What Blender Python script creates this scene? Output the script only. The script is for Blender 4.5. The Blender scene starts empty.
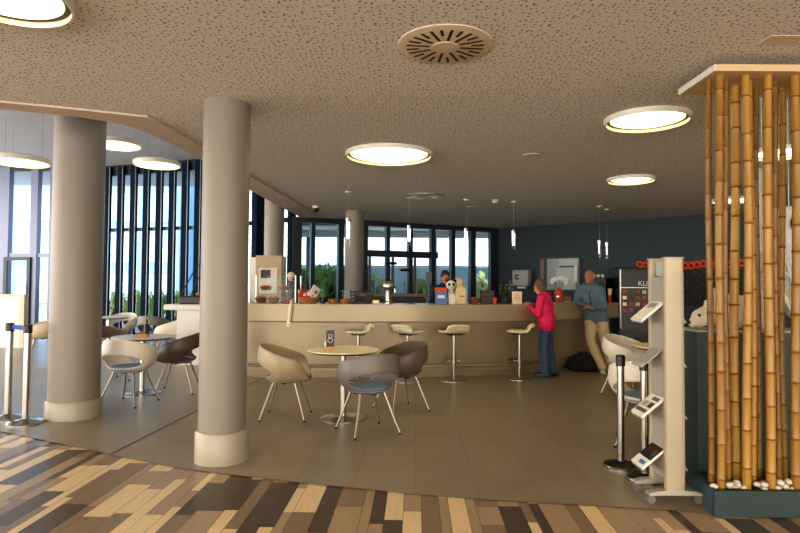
import bpy, bmesh, math, random
from mathutils import Vector, Matrix
random.seed(7)
PI = math.pi
col = bpy.context.scene.collection

# ------------------------------------------------------------------ camera
F = 578.0; CX, CY = 400.0, 266.5
PITCH = math.atan(18 / F); ROLL = 0.0071; EYE = 1.5
RM = Matrix.Rotation(PI / 2 + PITCH, 3, 'X') @ Matrix.Rotation(ROLL, 3, 'Z')
CAMP = Vector((0, 0, EYE))
def ray(px, py): return RM @ Vector(((px - CX) / F, -(py - CY) / F, -1))
def atz(px, py, z=0.0):
    d = ray(px, py); t = (z - EYE) / d.z; return CAMP + d * t
def aty(px, py, D):
    d = ray(px, py); return CAMP + d * (D / d.y)
def onplane(px, py, p, n):
    d = ray(px, py); t = (Vector(p) - CAMP).dot(Vector(n)) / d.dot(Vector(n)); return CAMP + d * t
cam = bpy.data.cameras.new('camera'); cam.sensor_width = 36; cam.lens = F * 36 / 800
cam.clip_end = 300; cam.clip_start = 0.05
co = bpy.data.objects.new('camera', cam); col.objects.link(co)
co.matrix_world = Matrix.Translation(CAMP) @ RM.to_4x4()
bpy.context.scene.camera = co

# ------------------------------------------------------------------ materials
def S(r, g, b):
    f = lambda c: (c / 255 / 12.92) if c / 255 <= .04045 else ((c / 255 + .055) / 1.055) ** 2.4
    return (f(r), f(g), f(b), 1)
def newmat(name):
    m = bpy.data.materials.new(name); m.use_nodes = True
    return m, m.node_tree, m.node_tree.nodes['Principled BSDF']
def mat(name, c, rough=.5, metal=0., var=.12, scale=6., bump=0., spec=None, bscale=None, emit=None, trans=0):
    m, nt, b = newmat(name); N = nt.nodes; L = nt.links
    tc = N.new('ShaderNodeTexCoord'); no = N.new('ShaderNodeTexNoise'); no.inputs['Scale'].default_value = scale
    no.inputs['Detail'].default_value = 4
    L.new(tc.outputs['Object'], no.inputs['Vector'])
    mx = N.new('ShaderNodeMix'); mx.data_type = 'RGBA'
    lo = [max(0, v * (1 - var)) for v in c[:3]] + [1]; hi = [min(1, v * (1 + var)) for v in c[:3]] + [1]
    mx.inputs[6].default_value = lo; mx.inputs[7].default_value = hi
    L.new(no.outputs['Fac'], mx.inputs[0]); L.new(mx.outputs[2], b.inputs['Base Color'])
    b.inputs['Roughness'].default_value = rough; b.inputs['Metallic'].default_value = metal
    if spec is not None: b.inputs['Specular IOR Level'].default_value = spec
    if bump:
        n2 = N.new('ShaderNodeTexNoise'); n2.inputs['Scale'].default_value = bscale or scale * 8
        L.new(tc.outputs['Object'], n2.inputs['Vector'])
        bp = N.new('ShaderNodeBump'); bp.inputs['Strength'].default_value = bump; bp.inputs['Distance'].default_value = .01
        L.new(n2.outputs['Fac'], bp.inputs['Height']); L.new(bp.outputs['Normal'], b.inputs['Normal'])
    if emit:
        b.inputs['Emission Color'].default_value = emit[0]; b.inputs['Emission Strength'].default_value = emit[1]
    return m
def glassmat(name, tint, fac=.08, rough=.02, fk=.35):
    m = bpy.data.materials.new(name); m.use_nodes = True; nt = m.node_tree; N = nt.nodes; N.clear()
    out = N.new('ShaderNodeOutputMaterial'); mx = N.new('ShaderNodeMixShader')
    tr = N.new('ShaderNodeBsdfTransparent'); gl = N.new('ShaderNodeBsdfGlossy'); fr = N.new('ShaderNodeLayerWeight')
    tr.inputs['Color'].default_value = tint; gl.inputs['Roughness'].default_value = rough
    gl.inputs['Color'].default_value = (.9, .95, 1, 1)
    fr.inputs['Blend'].default_value = .25
    mp = N.new('ShaderNodeMath'); mp.operation = 'MULTIPLY_ADD'; mp.inputs[1].default_value = fk; mp.inputs[2].default_value = fac
    L = nt.links
    L.new(fr.outputs['Fresnel'], mp.inputs[0]); L.new(mp.outputs[0], mx.inputs[0])
    L.new(tr.outputs[0], mx.inputs[1]); L.new(gl.outputs[0], mx.inputs[2]); L.new(mx.outputs[0], out.inputs[0])
    return m
def emat(name, c, s):
    m = bpy.data.materials.new(name); m.use_nodes = True; nt = m.node_tree; N = nt.nodes; N.clear()
    out = N.new('ShaderNodeOutputMaterial'); e = N.new('ShaderNodeEmission')
    tc = N.new('ShaderNodeTexCoord'); no = N.new('ShaderNodeTexNoise'); no.inputs['Scale'].default_value = 2
    mx = N.new('ShaderNodeMix'); mx.data_type = 'RGBA'
    mx.inputs[6].default_value = c; mx.inputs[7].default_value = [min(1, v * 1.05) for v in c[:3]] + [1]
    L = nt.links
    L.new(tc.outputs['Object'], no.inputs['Vector']); L.new(no.outputs['Fac'], mx.inputs[0]); L.new(mx.outputs[2], e.inputs[0])
    e.inputs[1].default_value = s; L.new(e.outputs[0], out.inputs[0]); return m

M = {}
M['column'] = mat('column grey paint', S(138, 130, 120), .45, var=.04)
M['column_base'] = mat('column base cladding', S(162, 154, 136), .35, var=.05)
M['plaster'] = mat('upper plaster', S(190, 192, 198), .8, var=.12, scale=2)
M['trimw'] = mat('ceiling trim', S(214, 196, 178), .6, var=.04)
M['teal'] = mat('teal wall paint', S(36, 52, 58), .6, var=.06, scale=2)
M['wallw'] = mat('white wall paint', S(205, 198, 188), .7, var=.04)
M['frame'] = mat('dark window frame', S(40, 48, 56), .4, .2, var=.1)
M['mullion'] = mat('grey mullion', S(112, 118, 140), .4, .3, var=.08)
M['fin'] = mat('navy fin', S(10, 30, 46), .75, var=.15, spec=.1)
M['finedge'] = mat('fin edge grey', S(110, 122, 136), .4, .3)
M['chrome'] = mat('chrome', (.46, .44, .41, 1), .18, 1, var=.05)
M['steel'] = mat('brushed steel', (.55, .52, .48, 1), .32, 1, var=.08, scale=30)
M['legmetal'] = mat('satin chair leg metal', S(160, 150, 136), .35, .7, var=.05)
M['darkmetal'] = mat('dark metal', S(40, 38, 36), .4, .6)
M['black'] = mat('black plastic', S(22, 21, 21), .4, var=.2)
M['blackfab'] = mat('black fabric', S(20, 19, 20), .9, var=.3, bump=.4)
M['rubber'] = mat('rubber', S(30, 28, 27), .7)
M['cream'] = mat('cream shell plastic', S(216, 200, 170), .42, var=.04)
M['white_shell'] = mat('white shell plastic', S(226, 218, 204), .4, var=.03)
M['beige_shell'] = mat('beige shell plastic', S(178, 160, 126), .42, var=.04)
M['grey_shell'] = mat('grey shell plastic', S(118, 112, 106), .42, var=.05)
M['taupe_shell'] = mat('taupe shell plastic', S(104, 90, 74), .42, var=.05)
M['brown_shell'] = mat('dark brown shell plastic', S(84, 70, 60), .42, var=.05)
M['cushion'] = mat('blue grey wool', S(134, 158, 192), .95, var=.18, scale=60, bump=.5)
M['stool'] = mat('stool cream plastic', S(240, 226, 192), .4, var=.03)
M['tabletop'] = mat('cream laminate', S(250, 236, 200), .35, var=.03)
M['tableedge'] = mat('dark table underside', S(52, 44, 36), .5)
M['counter'] = mat('champagne metal laminate', S(158, 143, 116), .34, .3, var=.05, scale=1.2)
M['counter_top'] = mat('counter top', S(160, 145, 116), .3, .1, var=.05)
M['counter_dk'] = mat('counter plinth', S(150, 134, 106), .35, .3, var=.06)
M['whitelam'] = mat('white laminate', S(228, 224, 218), .4, var=.03)
M['glass'] = glassmat('window glass', (.84, .93, .99, 1), .02)
M['cglass'] = glassmat('clear glass', (.96, .98, .98, 1), .01, .02, .08)
M['acrylic'] = mat('acrylic tray', S(168, 168, 160), .25, var=.05)
M['lamp'] = emat('warm diffuser', (1, .82, .36, 1), 3.7)
M['lamp2'] = emat('pendant diffuser', (1, .80, .34, 1), 1.8)
M['lamprim'] = mat('lamp white rim', S(225, 220, 208), .45)
M['lampgap'] = mat('lamp dark gap', S(60, 50, 40), .6)
M['tubeglow'] = emat('tube lamp glow', (1, .97, .9, 1), 3.0)
M['offwhite'] = mat('off white plastic', S(212, 205, 190), .5, var=.03)
M['ventbeige'] = mat('vent beige', S(222, 204, 176), .5, var=.03)
M['wicker'] = mat('wicker', S(180, 122, 66), .7, var=.35, scale=90, bump=.6)
M['wickerdk'] = mat('dark wicker', S(128, 78, 50), .7, var=.35, scale=90, bump=.6)
M['bread'] = mat('bread crust', S(172, 106, 60), .7, var=.3, scale=40)
M['red'] = mat('red packet', S(178, 34, 30), .4)
M['orange'] = mat('orange paper', S(214, 78, 34), .7)
M['blue'] = mat('blue packet', S(84, 118, 168), .5)
M['bluebelt'] = mat('blue belt webbing', S(40, 70, 170), .7)
M['paper'] = mat('white paper', S(226, 222, 212), .8, var=.05)
M['paperpink'] = mat('pink cream card', S(240, 214, 190), .8)
M['kraft'] = mat('cream box card', S(222, 200, 150), .7)
M['wood'] = mat('light wood block', S(196, 148, 92), .5, var=.2, scale=14)
M['leaf'] = mat('leaf green', S(94, 140, 74), .6, var=.4, scale=9)
M['leafy'] = mat('yellow green leaf', S(150, 164, 100), .6, var=.35, scale=9)
M['stem'] = mat('stem', S(70, 66, 40), .7)
M['skin'] = mat('skin', S(196, 140, 112), .5, var=.08, scale=20)
M['skintan'] = mat('tanned skin', S(176, 116, 88), .5, var=.1, scale=20)
M['pink'] = mat('pink fleece', S(222, 44, 100), .9, var=.14, scale=25, bump=.35)
M['jeans'] = mat('blue denim', S(66, 84, 112), .85, var=.3, scale=14, bump=.3)
M['boots'] = mat('black leather', S(24, 22, 22), .45)
M['hairbrown'] = mat('ash brown hair', S(104, 80, 56), .6, var=.35, scale=40, bump=.6)
M['hairdark'] = mat('dark hair', S(34, 26, 22), .6, var=.3, scale=40, bump=.5)
M['jacket'] = mat('grey blue jacket', S(90, 108, 122), .85, var=.16, scale=10, bump=.3)
M['navy'] = mat('navy shirt', S(34, 40, 56), .85)
M['khaki'] = mat('khaki cotton', S(186, 166, 130), .85, var=.12, scale=9, bump=.3)
M['shoew'] = mat('pale trainers', S(180, 172, 160), .6)
M['eye'] = mat('dark eye', S(30, 24, 22), .3)
M['lip'] = mat('lip', S(150, 84, 74), .5)
M['planter'] = mat('dark green board', S(46, 62, 60), .5, var=.08, scale=2)
M['planterblue'] = mat('blue grey board', S(52, 76, 88), .5, var=.1)
M['canopy'] = mat('bamboo head board', S(214, 188, 146), .6, var=.04)
M['pebble'] = mat('white pebble', S(208, 198, 182), .7, var=.15, scale=20)
M['gravel'] = mat('gravel soil', S(70, 62, 54), .9, var=.4, scale=50, bump=.6)
M['gauze'] = mat('white gauze', S(244, 238, 228), .9, var=.18, scale=30, bump=.7)
M['plush'] = mat('white plush', S(236, 224, 206), .95, var=.12, scale=30, bump=.6)
M['stand'] = mat('beige ribbed aluminium', S(176, 162, 136), .42, .15, var=.04)
M['castor'] = mat('castor grey', S(112, 108, 102), .5)
M['standgrey'] = mat('grey plastic foot', S(164, 158, 146), .5)
M['board'] = mat('chalkboard', S(16, 15, 16), .6, var=.3)
M['chalk'] = mat('chalk line', S(96, 92, 88), .9)
M['machgloss'] = mat('black gloss front', S(14, 14, 16), .35)
M['dispenser'] = mat('grey dispenser plastic', S(168, 166, 160), .4)
M['hatch'] = mat('hatch screen', S(150, 160, 160), .5, var=.1)
M['hatchlt'] = mat('hatch pale panel', S(178, 186, 184), .5, var=.08)
M['doorwood'] = mat('brown door edge', S(120, 102, 86), .5)
M['bldg'] = mat('outside wall', S(190, 200, 204), .8, var=.06)
M['bldgblue'] = mat('outside glass facade', S(96, 130, 164), .5, var=.25, scale=1.2)
M['canopyout'] = mat('outside canopy', S(60, 92, 104), .7, var=.1)
M['ground'] = mat('outside paving', S(150, 160, 164), .8, var=.1)
M['terracotta'] = mat('pot clay', S(60, 54, 50), .6)

def bamboo_mat():
    m, nt, b = newmat('bamboo'); N = nt.nodes; L = nt.links
    tc = N.new('ShaderNodeTexCoord'); mp = N.new('ShaderNodeMapping'); mp.inputs['Scale'].default_value = (30, 30, 1.2)
    no = N.new('ShaderNodeTexNoise'); no.inputs['Scale'].default_value = 1; no.inputs['Detail'].default_value = 6
    oi = N.new('ShaderNodeObjectInfo'); ad = N.new('ShaderNodeMath'); ad.operation = 'MULTIPLY_ADD'
    ad.inputs[1].default_value = .5
    rp = N.new('ShaderNodeValToRGB'); e = rp.color_ramp.elements
    e[0].position = .25; e[0].color = S(110, 74, 26); e[1].position = .95; e[1].color = S(194, 150, 70)
    L.new(tc.outputs['Object'], mp.inputs[0]); L.new(mp.outputs[0], no.inputs['Vector'])
    L.new(oi.outputs['Random'], ad.inputs[0]); 
    hf = N.new('ShaderNodeMath'); hf.operation = 'MULTIPLY'; hf.inputs[1].default_value = .75
    L.new(no.outputs['Fac'], hf.inputs[0]); L.new(hf.outputs[0], ad.inputs[2])
    L.new(ad.outputs[0], rp.inputs[0]); L.new(rp.outputs[0], b.inputs['Base Color'])
    b.inputs['Roughness'].default_value = .35
    return m
M['bamboo'] = bamboo_mat()
M['node'] = mat('bamboo node', S(120, 74, 28), .5)

def perforated():
    m, nt, b = newmat('perforated ceiling'); N = nt.nodes; L = nt.links
    tc = N.new('ShaderNodeTexCoord')
    vo = N.new('ShaderNodeTexVoronoi'); vo.voronoi_dimensions = '2D'; vo.inputs['Scale'].default_value = 27
    vo.inputs['Randomness'].default_value = .8
    sx = N.new('ShaderNodeSeparateColor')
    th = N.new('ShaderNodeMath'); th.operation = 'MULTIPLY_ADD'; th.inputs[1].default_value = .16; th.inputs[2].default_value = .09
    lt = N.new('ShaderNodeMath'); lt.operation = 'LESS_THAN'
    mx = N.new('ShaderNodeMix'); mx.data_type = 'RGBA'
    mx.inputs[6].default_value = S(232, 228, 222); mx.inputs[7].default_value = S(146, 130, 116)
    L.new(tc.outputs['Object'], vo.inputs['Vector']); L.new(vo.outputs['Color'], sx.inputs[0])
    L.new(sx.outputs[0], th.inputs[0]); L.new(vo.outputs['Distance'], lt.inputs[0]); L.new(th.outputs[0], lt.inputs[1])
    L.new(lt.outputs[0], mx.inputs[0]); L.new(mx.outputs[2], b.inputs['Base Color'])
    b.inputs['Roughness'].default_value = .8
    return m
M['ceiling'] = perforated()

def tile_mat():
    m, nt, b = newmat('grey brown floor tile'); N = nt.nodes; L = nt.links
    tc = N.new('ShaderNodeTexCoord'); mp = N.new('ShaderNodeMapping'); mp.inputs['Rotation'].default_value = (0, 0, math.radians(1.6 + 90))
    br = N.new('ShaderNodeTexBrick'); br.inputs['Scale'].default_value = 1
    br.inputs['Brick Width'].default_value = .9; br.inputs['Row Height'].default_value = .45
    br.inputs['Mortar Size'].default_value = .004; br.offset = .5
    br.inputs['Color1'].default_value = S(152, 139, 120); br.inputs['Color2'].default_value = S(160, 147, 127)
    br.inputs['Mortar'].default_value = S(138, 125, 107)
    no = N.new('ShaderNodeTexNoise'); no.inputs['Scale'].default_value = 3; no.inputs['Detail'].default_value = 6
    mx = N.new('ShaderNodeMix'); mx.data_type = 'RGBA'; mx.blend_type = 'MULTIPLY'; mx.inputs[0].default_value = .35
    rp = N.new('ShaderNodeValToRGB'); rp.color_ramp.elements[0].color = (.65, .65, .65, 1); rp.color_ramp.elements[0].position = .3
    rp.color_ramp.elements[1].position = .7
    L.new(tc.outputs['Object'], mp.inputs[0]); L.new(mp.outputs[0], br.inputs['Vector'])
    L.new(tc.outputs['Object'], no.inputs['Vector']); L.new(no.outputs['Fac'], rp.inputs[0])
    L.new(br.outputs['Color'], mx.inputs[6]); L.new(rp.outputs[0], mx.inputs[7])
    L.new(mx.outputs[2], b.inputs['Base Color']); b.inputs['Roughness'].default_value = .34
    return m
M['tile'] = tile_mat()
def plank(name, c):
    m, nt, b = newmat(name); N = nt.nodes; L = nt.links
    tc = N.new('ShaderNodeTexCoord'); mp = N.new('ShaderNodeMapping'); mp.inputs['Scale'].default_value = (30, 2, 1)
    no = N.new('ShaderNodeTexNoise'); no.inputs['Scale'].default_value = 1.5; no.inputs['Detail'].default_value = 5
    mx = N.new('ShaderNodeMix'); mx.data_type = 'RGBA'
    mx.inputs[6].default_value = [v * .82 for v in c[:3]] + [1]; mx.inputs[7].default_value = [min(1, v * 1.16) for v in c[:3]] + [1]
    L.new(tc.outputs['Object'], mp.inputs[0]); L.new(mp.outputs[0], no.inputs['Vector']); L.new(no.outputs['Fac'], mx.inputs[0])
    L.new(mx.outputs[2], b.inputs['Base Color']); b.inputs['Roughness'].default_value = .3
    return m
PLANKS = [plank('plank pale', S(236, 208, 166)), plank('plank tan', S(178, 152, 124)), plank('plank brown', S(146, 124, 101)),
          plank('plank dark', S(88, 76, 68)), plank('plank seam', S(70, 56, 44))]

# ------------------------------------------------------------------ mesh helpers
def basis(d):
    d = Vector(d).normalized(); a = Vector((0, 0, 1)) if abs(d.z) < .95 else Vector((1, 0, 0))
    u = d.cross(a).normalized(); v = d.cross(u).normalized(); return u, v
class MB:
    def __init__(s): s.bm = bmesh.new()
    def face(s, pts, mi=0):
        vs = [s.bm.verts.new(p) for p in pts]; f = s.bm.faces.new(vs); f.material_index = mi; return f
    def box(s, c, d, rz=0, bev=0, R=None):
        bm = bmesh.new(); bmesh.ops.create_cube(bm, size=1)
        for v in bm.verts: v.co = Vector((v.co.x * d[0], v.co.y * d[1], v.co.z * d[2]))
        if bev: bmesh.ops.bevel(bm, geom=bm.edges[:], offset=bev, segments=2, affect='EDGES', profile=.5)
        X = Matrix.Translation(c) @ (R.to_4x4() if R is not None else Matrix.Rotation(rz, 4, 'Z'))
        s._join(bm, X); return s
    def _join(s, bm, X):
        mp = {}
        for v in bm.verts: mp[v] = s.bm.verts.new(X @ v.co)
        for f in bm.faces:
            try:
                g = s.bm.faces.new([mp[v] for v in f.verts]); g.material_index = f.material_index
            except ValueError: pass
        bm.free()
    def rings(s, rings, cap=True, closed=True, loop=False):
        vr = [[s.bm.verts.new(p) for p in r] for r in rings]
        n = len(vr[0]); K = len(vr)
        for i in range(K if loop else K - 1):
            a, b = vr[i], vr[(i + 1) % K]
            for j in range(n if closed else n - 1):
                k = (j + 1) % n
                try: s.bm.faces.new([a[j], a[k], b[k], b[j]])
                except ValueError: pass
        if cap and closed and not loop:
            s.bm.faces.new(vr[0][::-1]); s.bm.faces.new(vr[-1])
        return s
    def cyl(s, p0, p1, r0, r1=None, n=16, cap=True):
        p0, p1 = Vector(p0), Vector(p1); r1 = r0 if r1 is None else r1; u, v = basis(p1 - p0)
        return s.rings([[p + (u * math.cos(2 * PI * k / n) + v * math.sin(2 * PI * k / n)) * r for k in range(n)]
                        for p, r in ((p0, r0), (p1, r1))], cap)
    def tube(s, pts, r, n=10, loop=False):
        pts = [Vector(p) for p in pts]; K = len(pts); R = []
        for i, p in enumerate(pts):
            a = pts[(i - 1) % K] if (loop or i) else p; b = pts[(i + 1) % K] if (loop or i < K - 1) else p
            u, v = basis(b - a); rr = r[i] if isinstance(r, (list, tuple)) else r
            R.append([p + (u * math.cos(2 * PI * k / n) + v * math.sin(2 * PI * k / n)) * rr for k in range(n)])
        return s.rings(R, True, True, loop)
    def lathe(s, prof, c=(0, 0, 0), n=32, cap=True, a0=0, a1=None):
        c = Vector(c)
        if a1 is None:
            return s.rings([[c + Vector((r * math.cos(2 * PI * k / n), r * math.sin(2 * PI * k / n), z)) for k in range(n)] for r, z in prof], cap)
        return s.rings([[c + Vector((r * math.cos(a0 + (a1 - a0) * k / n), r * math.sin(a0 + (a1 - a0) * k / n), z)) for k in range(n + 1)] for r, z in prof], False, False)
    def ball(s, c, r, R=None, n=16, m=10):
        r = (r, r, r) if not isinstance(r, (tuple, list)) else r; c = Vector(c); rg = []
        for i in range(m + 1):
            t = PI * (i + .02) / (m + .04); 
            rg.append([Vector((r[0] * math.sin(t) * math.cos(2 * PI * k / n), r[1] * math.sin(t) * math.sin(2 * PI * k / n), -r[2] * math.cos(t))) for k in range(n)])
        rg = [[c + (R @ p if R is not None else p) for p in q] for q in rg]
        return s.rings(rg)
    def cap(s, p0, p1, r0, r1=None):
        r1 = r0 if r1 is None else r1; p0, p1 = Vector(p0), Vector(p1)
        s.ball(p0, r0, n=14, m=8); s.ball(p1, r1, n=14, m=8)
        if (p1 - p0).length > 1e-4: s.cyl(p0, p1, r0, r1, 14)
        return s
    def build(s, name, m, parent=None, loc=None, rz=0, smooth=True, auto=35):
        me = bpy.data.meshes.new(name)
        bmesh.ops.recalc_face_normals(s.bm, faces=s.bm.faces[:])
        if smooth:
            for f in s.bm.faces: f.smooth = True
            th = math.radians(auto)
            for e in s.bm.edges:
                if len(e.link_faces) == 2 and e.calc_face_angle(0) > th: e.smooth = False
        s.bm.to_mesh(me); s.bm.free()
        for x in (m if isinstance(m, list) else [m]): me.materials.append(x)
        o = bpy.data.objects.new(name, me); col.objects.link(o)
        if parent: o.parent = parent
        if loc is not None: o.location = loc
        o.rotation_euler.z = rz
        return o
def tag(o, label=None, cat=None, group=None, kind=None):
    if label: o['label'] = label
    if cat: o['category'] = cat
    if group: o['group'] = group
    if kind: o['kind'] = kind
    return o
def thing(name, label, cat, loc=(0, 0, 0), rz=0, group=None, kind=None):
    o = bpy.data.objects.new(name, None); col.objects.link(o); o.empty_display_size = .1
    o.location = loc; o.rotation_euler = (0, 0, rz); return tag(o, label, cat, group, kind)
def st(o): o['kind'] = 'structure'; return o
def dup(root, loc, rz, label, group=None):
    r = root.copy(); col.objects.link(r); r.location = loc; r.rotation_euler = (0, 0, rz); r['label'] = label
    if group: r['group'] = group
    for ch in list(root.children):
        c = ch.copy(); col.objects.link(c); c.parent = r
        for g in list(ch.children):
            d = g.copy(); col.objects.link(d); d.parent = c
    return r
def bake(o):
    dg = bpy.context.evaluated_depsgraph_get(); dg.update()
    me = bpy.data.meshes.new_from_object(o.evaluated_get(dg)); o.modifiers.clear(); o.data = me
    for p in me.polygons: p.use_smooth = True
    return o
def catmull(P, n=8):
    P = [Vector(p) for p in P]; out = []
    for i in range(len(P) - 1):
        a = P[i - 1] if i else P[0] * 2 - P[1]; b, c = P[i], P[i + 1]; d = P[i + 2] if i + 2 < len(P) else P[-1] * 2 - P[-2]
        for k in range(n):
            t = k / n
            out.append(.5 * ((2 * b) + (c - a) * t + (2 * a - 5 * b + 4 * c - d) * t * t + (3 * b - a - 3 * c + d) * t ** 3))
    out.append(P[-1]); return out
def text_mesh(body, size, name, m, parent, loc, rot, depth=.002, ax='CENTER'):
    cu = bpy.data.curves.new(name, 'FONT'); cu.body = body; cu.size = size; cu.extrude = depth; cu.align_x = ax; cu.align_y = 'CENTER'
    t = bpy.data.objects.new(name, cu); col.objects.link(t)
    dg = bpy.context.evaluated_depsgraph_get(); dg.update()
    me = bpy.data.meshes.new_from_object(t.evaluated_get(dg)); bpy.data.objects.remove(t)
    me.materials.clear(); me.materials.append(m)
    o = bpy.data.objects.new(name, me); col.objects.link(o)
    if parent: o.parent = parent
    o.location = loc; o.rotation_euler = rot; return o
R90 = PI / 2

# ------------------------------------------------------------------ setting
CH = 3.05; UH = 4.85
# plank band and curved tile floor
edge_px = [(-330, 402), (-170, 414), (-60, 425), (0, 432), (44, 441), (110, 455), (140, 461), (190, 470), (270, 480), (335, 487), (430, 496), (530, 503),
           (620, 508), (715, 513.5), (860, 519), (1000, 524)]
EDGE = catmull([atz(x, y, 0) for x, y in edge_px], 5)
PW = (-9.5, 5.5)
mb = MB(); ang = math.radians(-1.6); rot = Matrix.Rotation(ang, 3, 'Z')
u = PW[0]
while u < PW[1]:
    w = random.choice((.065, .09, .12, .12, .15, .18)); v = .2 + random.random() * .5; last = -1
    while v < 6.6:
        l = random.choice((.3, .45, .6, .6, .9, 1.1)); k = random.choices((0, 1, 2, 3), (30, 27, 22, 21))[0]
        if k == last: k = (k + 1) % 4
        last = k; g = .0015
        f = mb.face([rot @ Vector(p) for p in ((u + g, v + g, 0), (u + w - g, v + g, 0), (u + w - g, v + l - g, 0), (u + g, v + l - g, 0))], k)
        v += l
    u += w
mb.face([rot @ Vector(p) for p in ((PW[0], -6, -.002), (PW[1], -6, -.002), (PW[1], 8, -.002), (PW[0], 8, -.002))], 4)
fl = st(mb.build('floor', PLANKS, smooth=False))
mb = MB(); up = .006
top = [Vector((p.x, p.y, up)) for p in EDGE]
bmv = [(11, top[-1].y, up), (11, 20, up), (-16, 20, up), (-16, top[0].y, up)]
mb.face(top + [Vector(p) for p in bmv])
st(mb.build('floor', M['tile'], smooth=False))
# big floor base under everything, behind the camera too
mb = MB(); mb.face([(-16, -8, -.01), (11, -8, -.01), (11, 20, -.01), (-16, 20, -.01)]); st(mb.build('floor', PLANKS[2], smooth=False))
Z0 = up

a_ = atz(111, 454, Z0); b_ = atz(262, 378, Z0)
mb = MB(); mb.box((a_ + b_) / 2 + Vector((0, 0, .001)), ((b_ - a_).length, .022, .002), rz=math.atan2((b_ - a_).y, (b_ - a_).x)); st(mb.build('trim_2', PLANKS[4], smooth=False))

# ceiling: low perforated slab with a bent left edge
inner = [atz(-150, 84, CH), atz(0, 100, CH), atz(80, 108, CH), atz(148, 115.5, CH), atz(172, 128, CH), atz(205, 148, CH), atz(255, 178, CH), atz(318, 214, CH)]
outer = [atz(-150, 91, CH), atz(0, 107, CH), atz(80, 115, CH), atz(112, 120.5, CH), atz(140, 127.5, CH), atz(180, 145.5, CH), atz(205, 160, CH), atz(252, 189, CH)]
LE = -1.95
outer = [Vector(p) for p in outer]; inner = [Vector(p) for p in inner]
outer[-1] = atz(250, 189, CH)
outer.append(Vector((-2.3, 13.4, CH)))
outer.insert(0, Vector((-12, outer[0].y + (outer[0].x + 12) * -.5, CH))); inner.insert(0, Vector((-12, outer[0].y - .3, CH)))
far = [Vector((2.7, 16.3, CH)), Vector((7, 12.6, CH)), Vector((11, 10, CH)), Vector((11, -6, CH)), Vector((-12, -6, CH))]
poly = outer[:1] + outer[1:] + far
mb = MB()
mb.rings([[Vector((p.x, p.y, z)) for p in poly] for z in (CH, CH + .12)])
st(mb.build('ceiling', M['ceiling'], smooth=False))
# plain border strip along the bent edge, standing a little proud
from_i = [inner[min(i, len(inner) - 1)] for i in range(len(outer))]
from_i[-1] = Vector((-1.86, 13.2, CH)); from_i[-2] = inner[-2]
mb = MB()
ring = [Vector((p.x, p.y, 0)) for p in outer] + [Vector((p.x, p.y, 0)) for p in from_i[::-1]]
mb.rings([[Vector((p.x, p.y, z)) for p in ring] for z in (CH - .02, CH - .001)])
st(mb.build('trim_1', M['trimw'], smooth=False))
mb = MB()
for i in range(len(outer) - 1):
    a, b = outer[i], outer[i + 1]
    mb.face([(a.x, a.y, CH), (b.x, b.y, CH), (b.x, b.y, UH), (a.x, a.y, UH)])
st(mb.build('wall_bulkhead', M['plaster'], smooth=False))
mb = MB(); mb.box((-7, 7.5, UH + .06), (18, 25, .12)); st(mb.build('ceiling', M['plaster'], smooth=False))

# perimeter: (x,y) corner points of the curved rear wall
WA = Vector((-16, 17.0, 0)); WB = Vector((-8.35, 16.6, 0)); WC = Vector((-5.2, 15.5, 0)); WD = Vector((-2.45, 13.35, 0))
WE = Vector((2.62, 15.75, 0)); WF = Vector((6.6, 12.4, 0)); WG = Vector((10.8, 9.4, 0))
mb = MB()
def wallseg(mb, a, b, z0, z1, t=.12):
    d = (b - a).normalized(); n = Vector((-d.y, d.x, 0)) * t
    mb.rings([[Vector((p.x, p.y, z)) for p in (a, b, b + n, a + n)] for z in (z0, z1)])
wallseg(mb, WE, WF, 0, CH + .1); wallseg(mb, WF, WG, 0, CH + .1); st(mb.build('wall_back', M['teal'], smooth=False))
mb = MB(); wallseg(mb, WG, Vector((10.8, -6, 0)), 0, CH + .1); st(mb.build('wall_right', M['wallw'], smooth=False))

def glazing(idx, a, b, z1, bars, trans, m_bar, header=.14, pane_to=None):
    """bars: list of (s along wall 0..1, width, depth); trans: list of (s0,s1,z,height)"""
    root = thing('window_%d' % idx, None, None, (a.x, a.y, 0), math.atan2(b.y - a.y, b.x - a.x), kind='structure')
    Lw = (b - a).length
    mb = MB(); mb.box((Lw / 2, 0, z1 - header / 2), (Lw, .16, header)); mb.box((Lw / 2, 0, .05), (Lw, .16, .1))
    mb.build('frame', M['frame'], root, smooth=False)
    for s, w, d in bars:
        MB().box((s * Lw, 0, z1 / 2), (w, d, z1), bev=.004).build('mullion', m_bar, root, smooth=False)
    for s0, s1, z, h in trans:
        MB().box(((s0 + s1) / 2 * Lw, 0, z), ((s1 - s0) * Lw, .12, h)).build('transom', m_bar, root, smooth=False)
    mb = MB(); mb.face([(0, .03, .1), (Lw, .03, .1), (Lw, .03, z1), (0, .03, z1)]); mb.build('pane', M['glass'], root, smooth=False)
    return root
def spar(px, a, b):   # parameter along wall a-b met by pixel column px
    d = b - a; n = Vector((-d.y, d.x, 0)); p = onplane(px, 284, a, n); p.z = 0
    return (p - a).dot(d) / d.dot(d)
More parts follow.
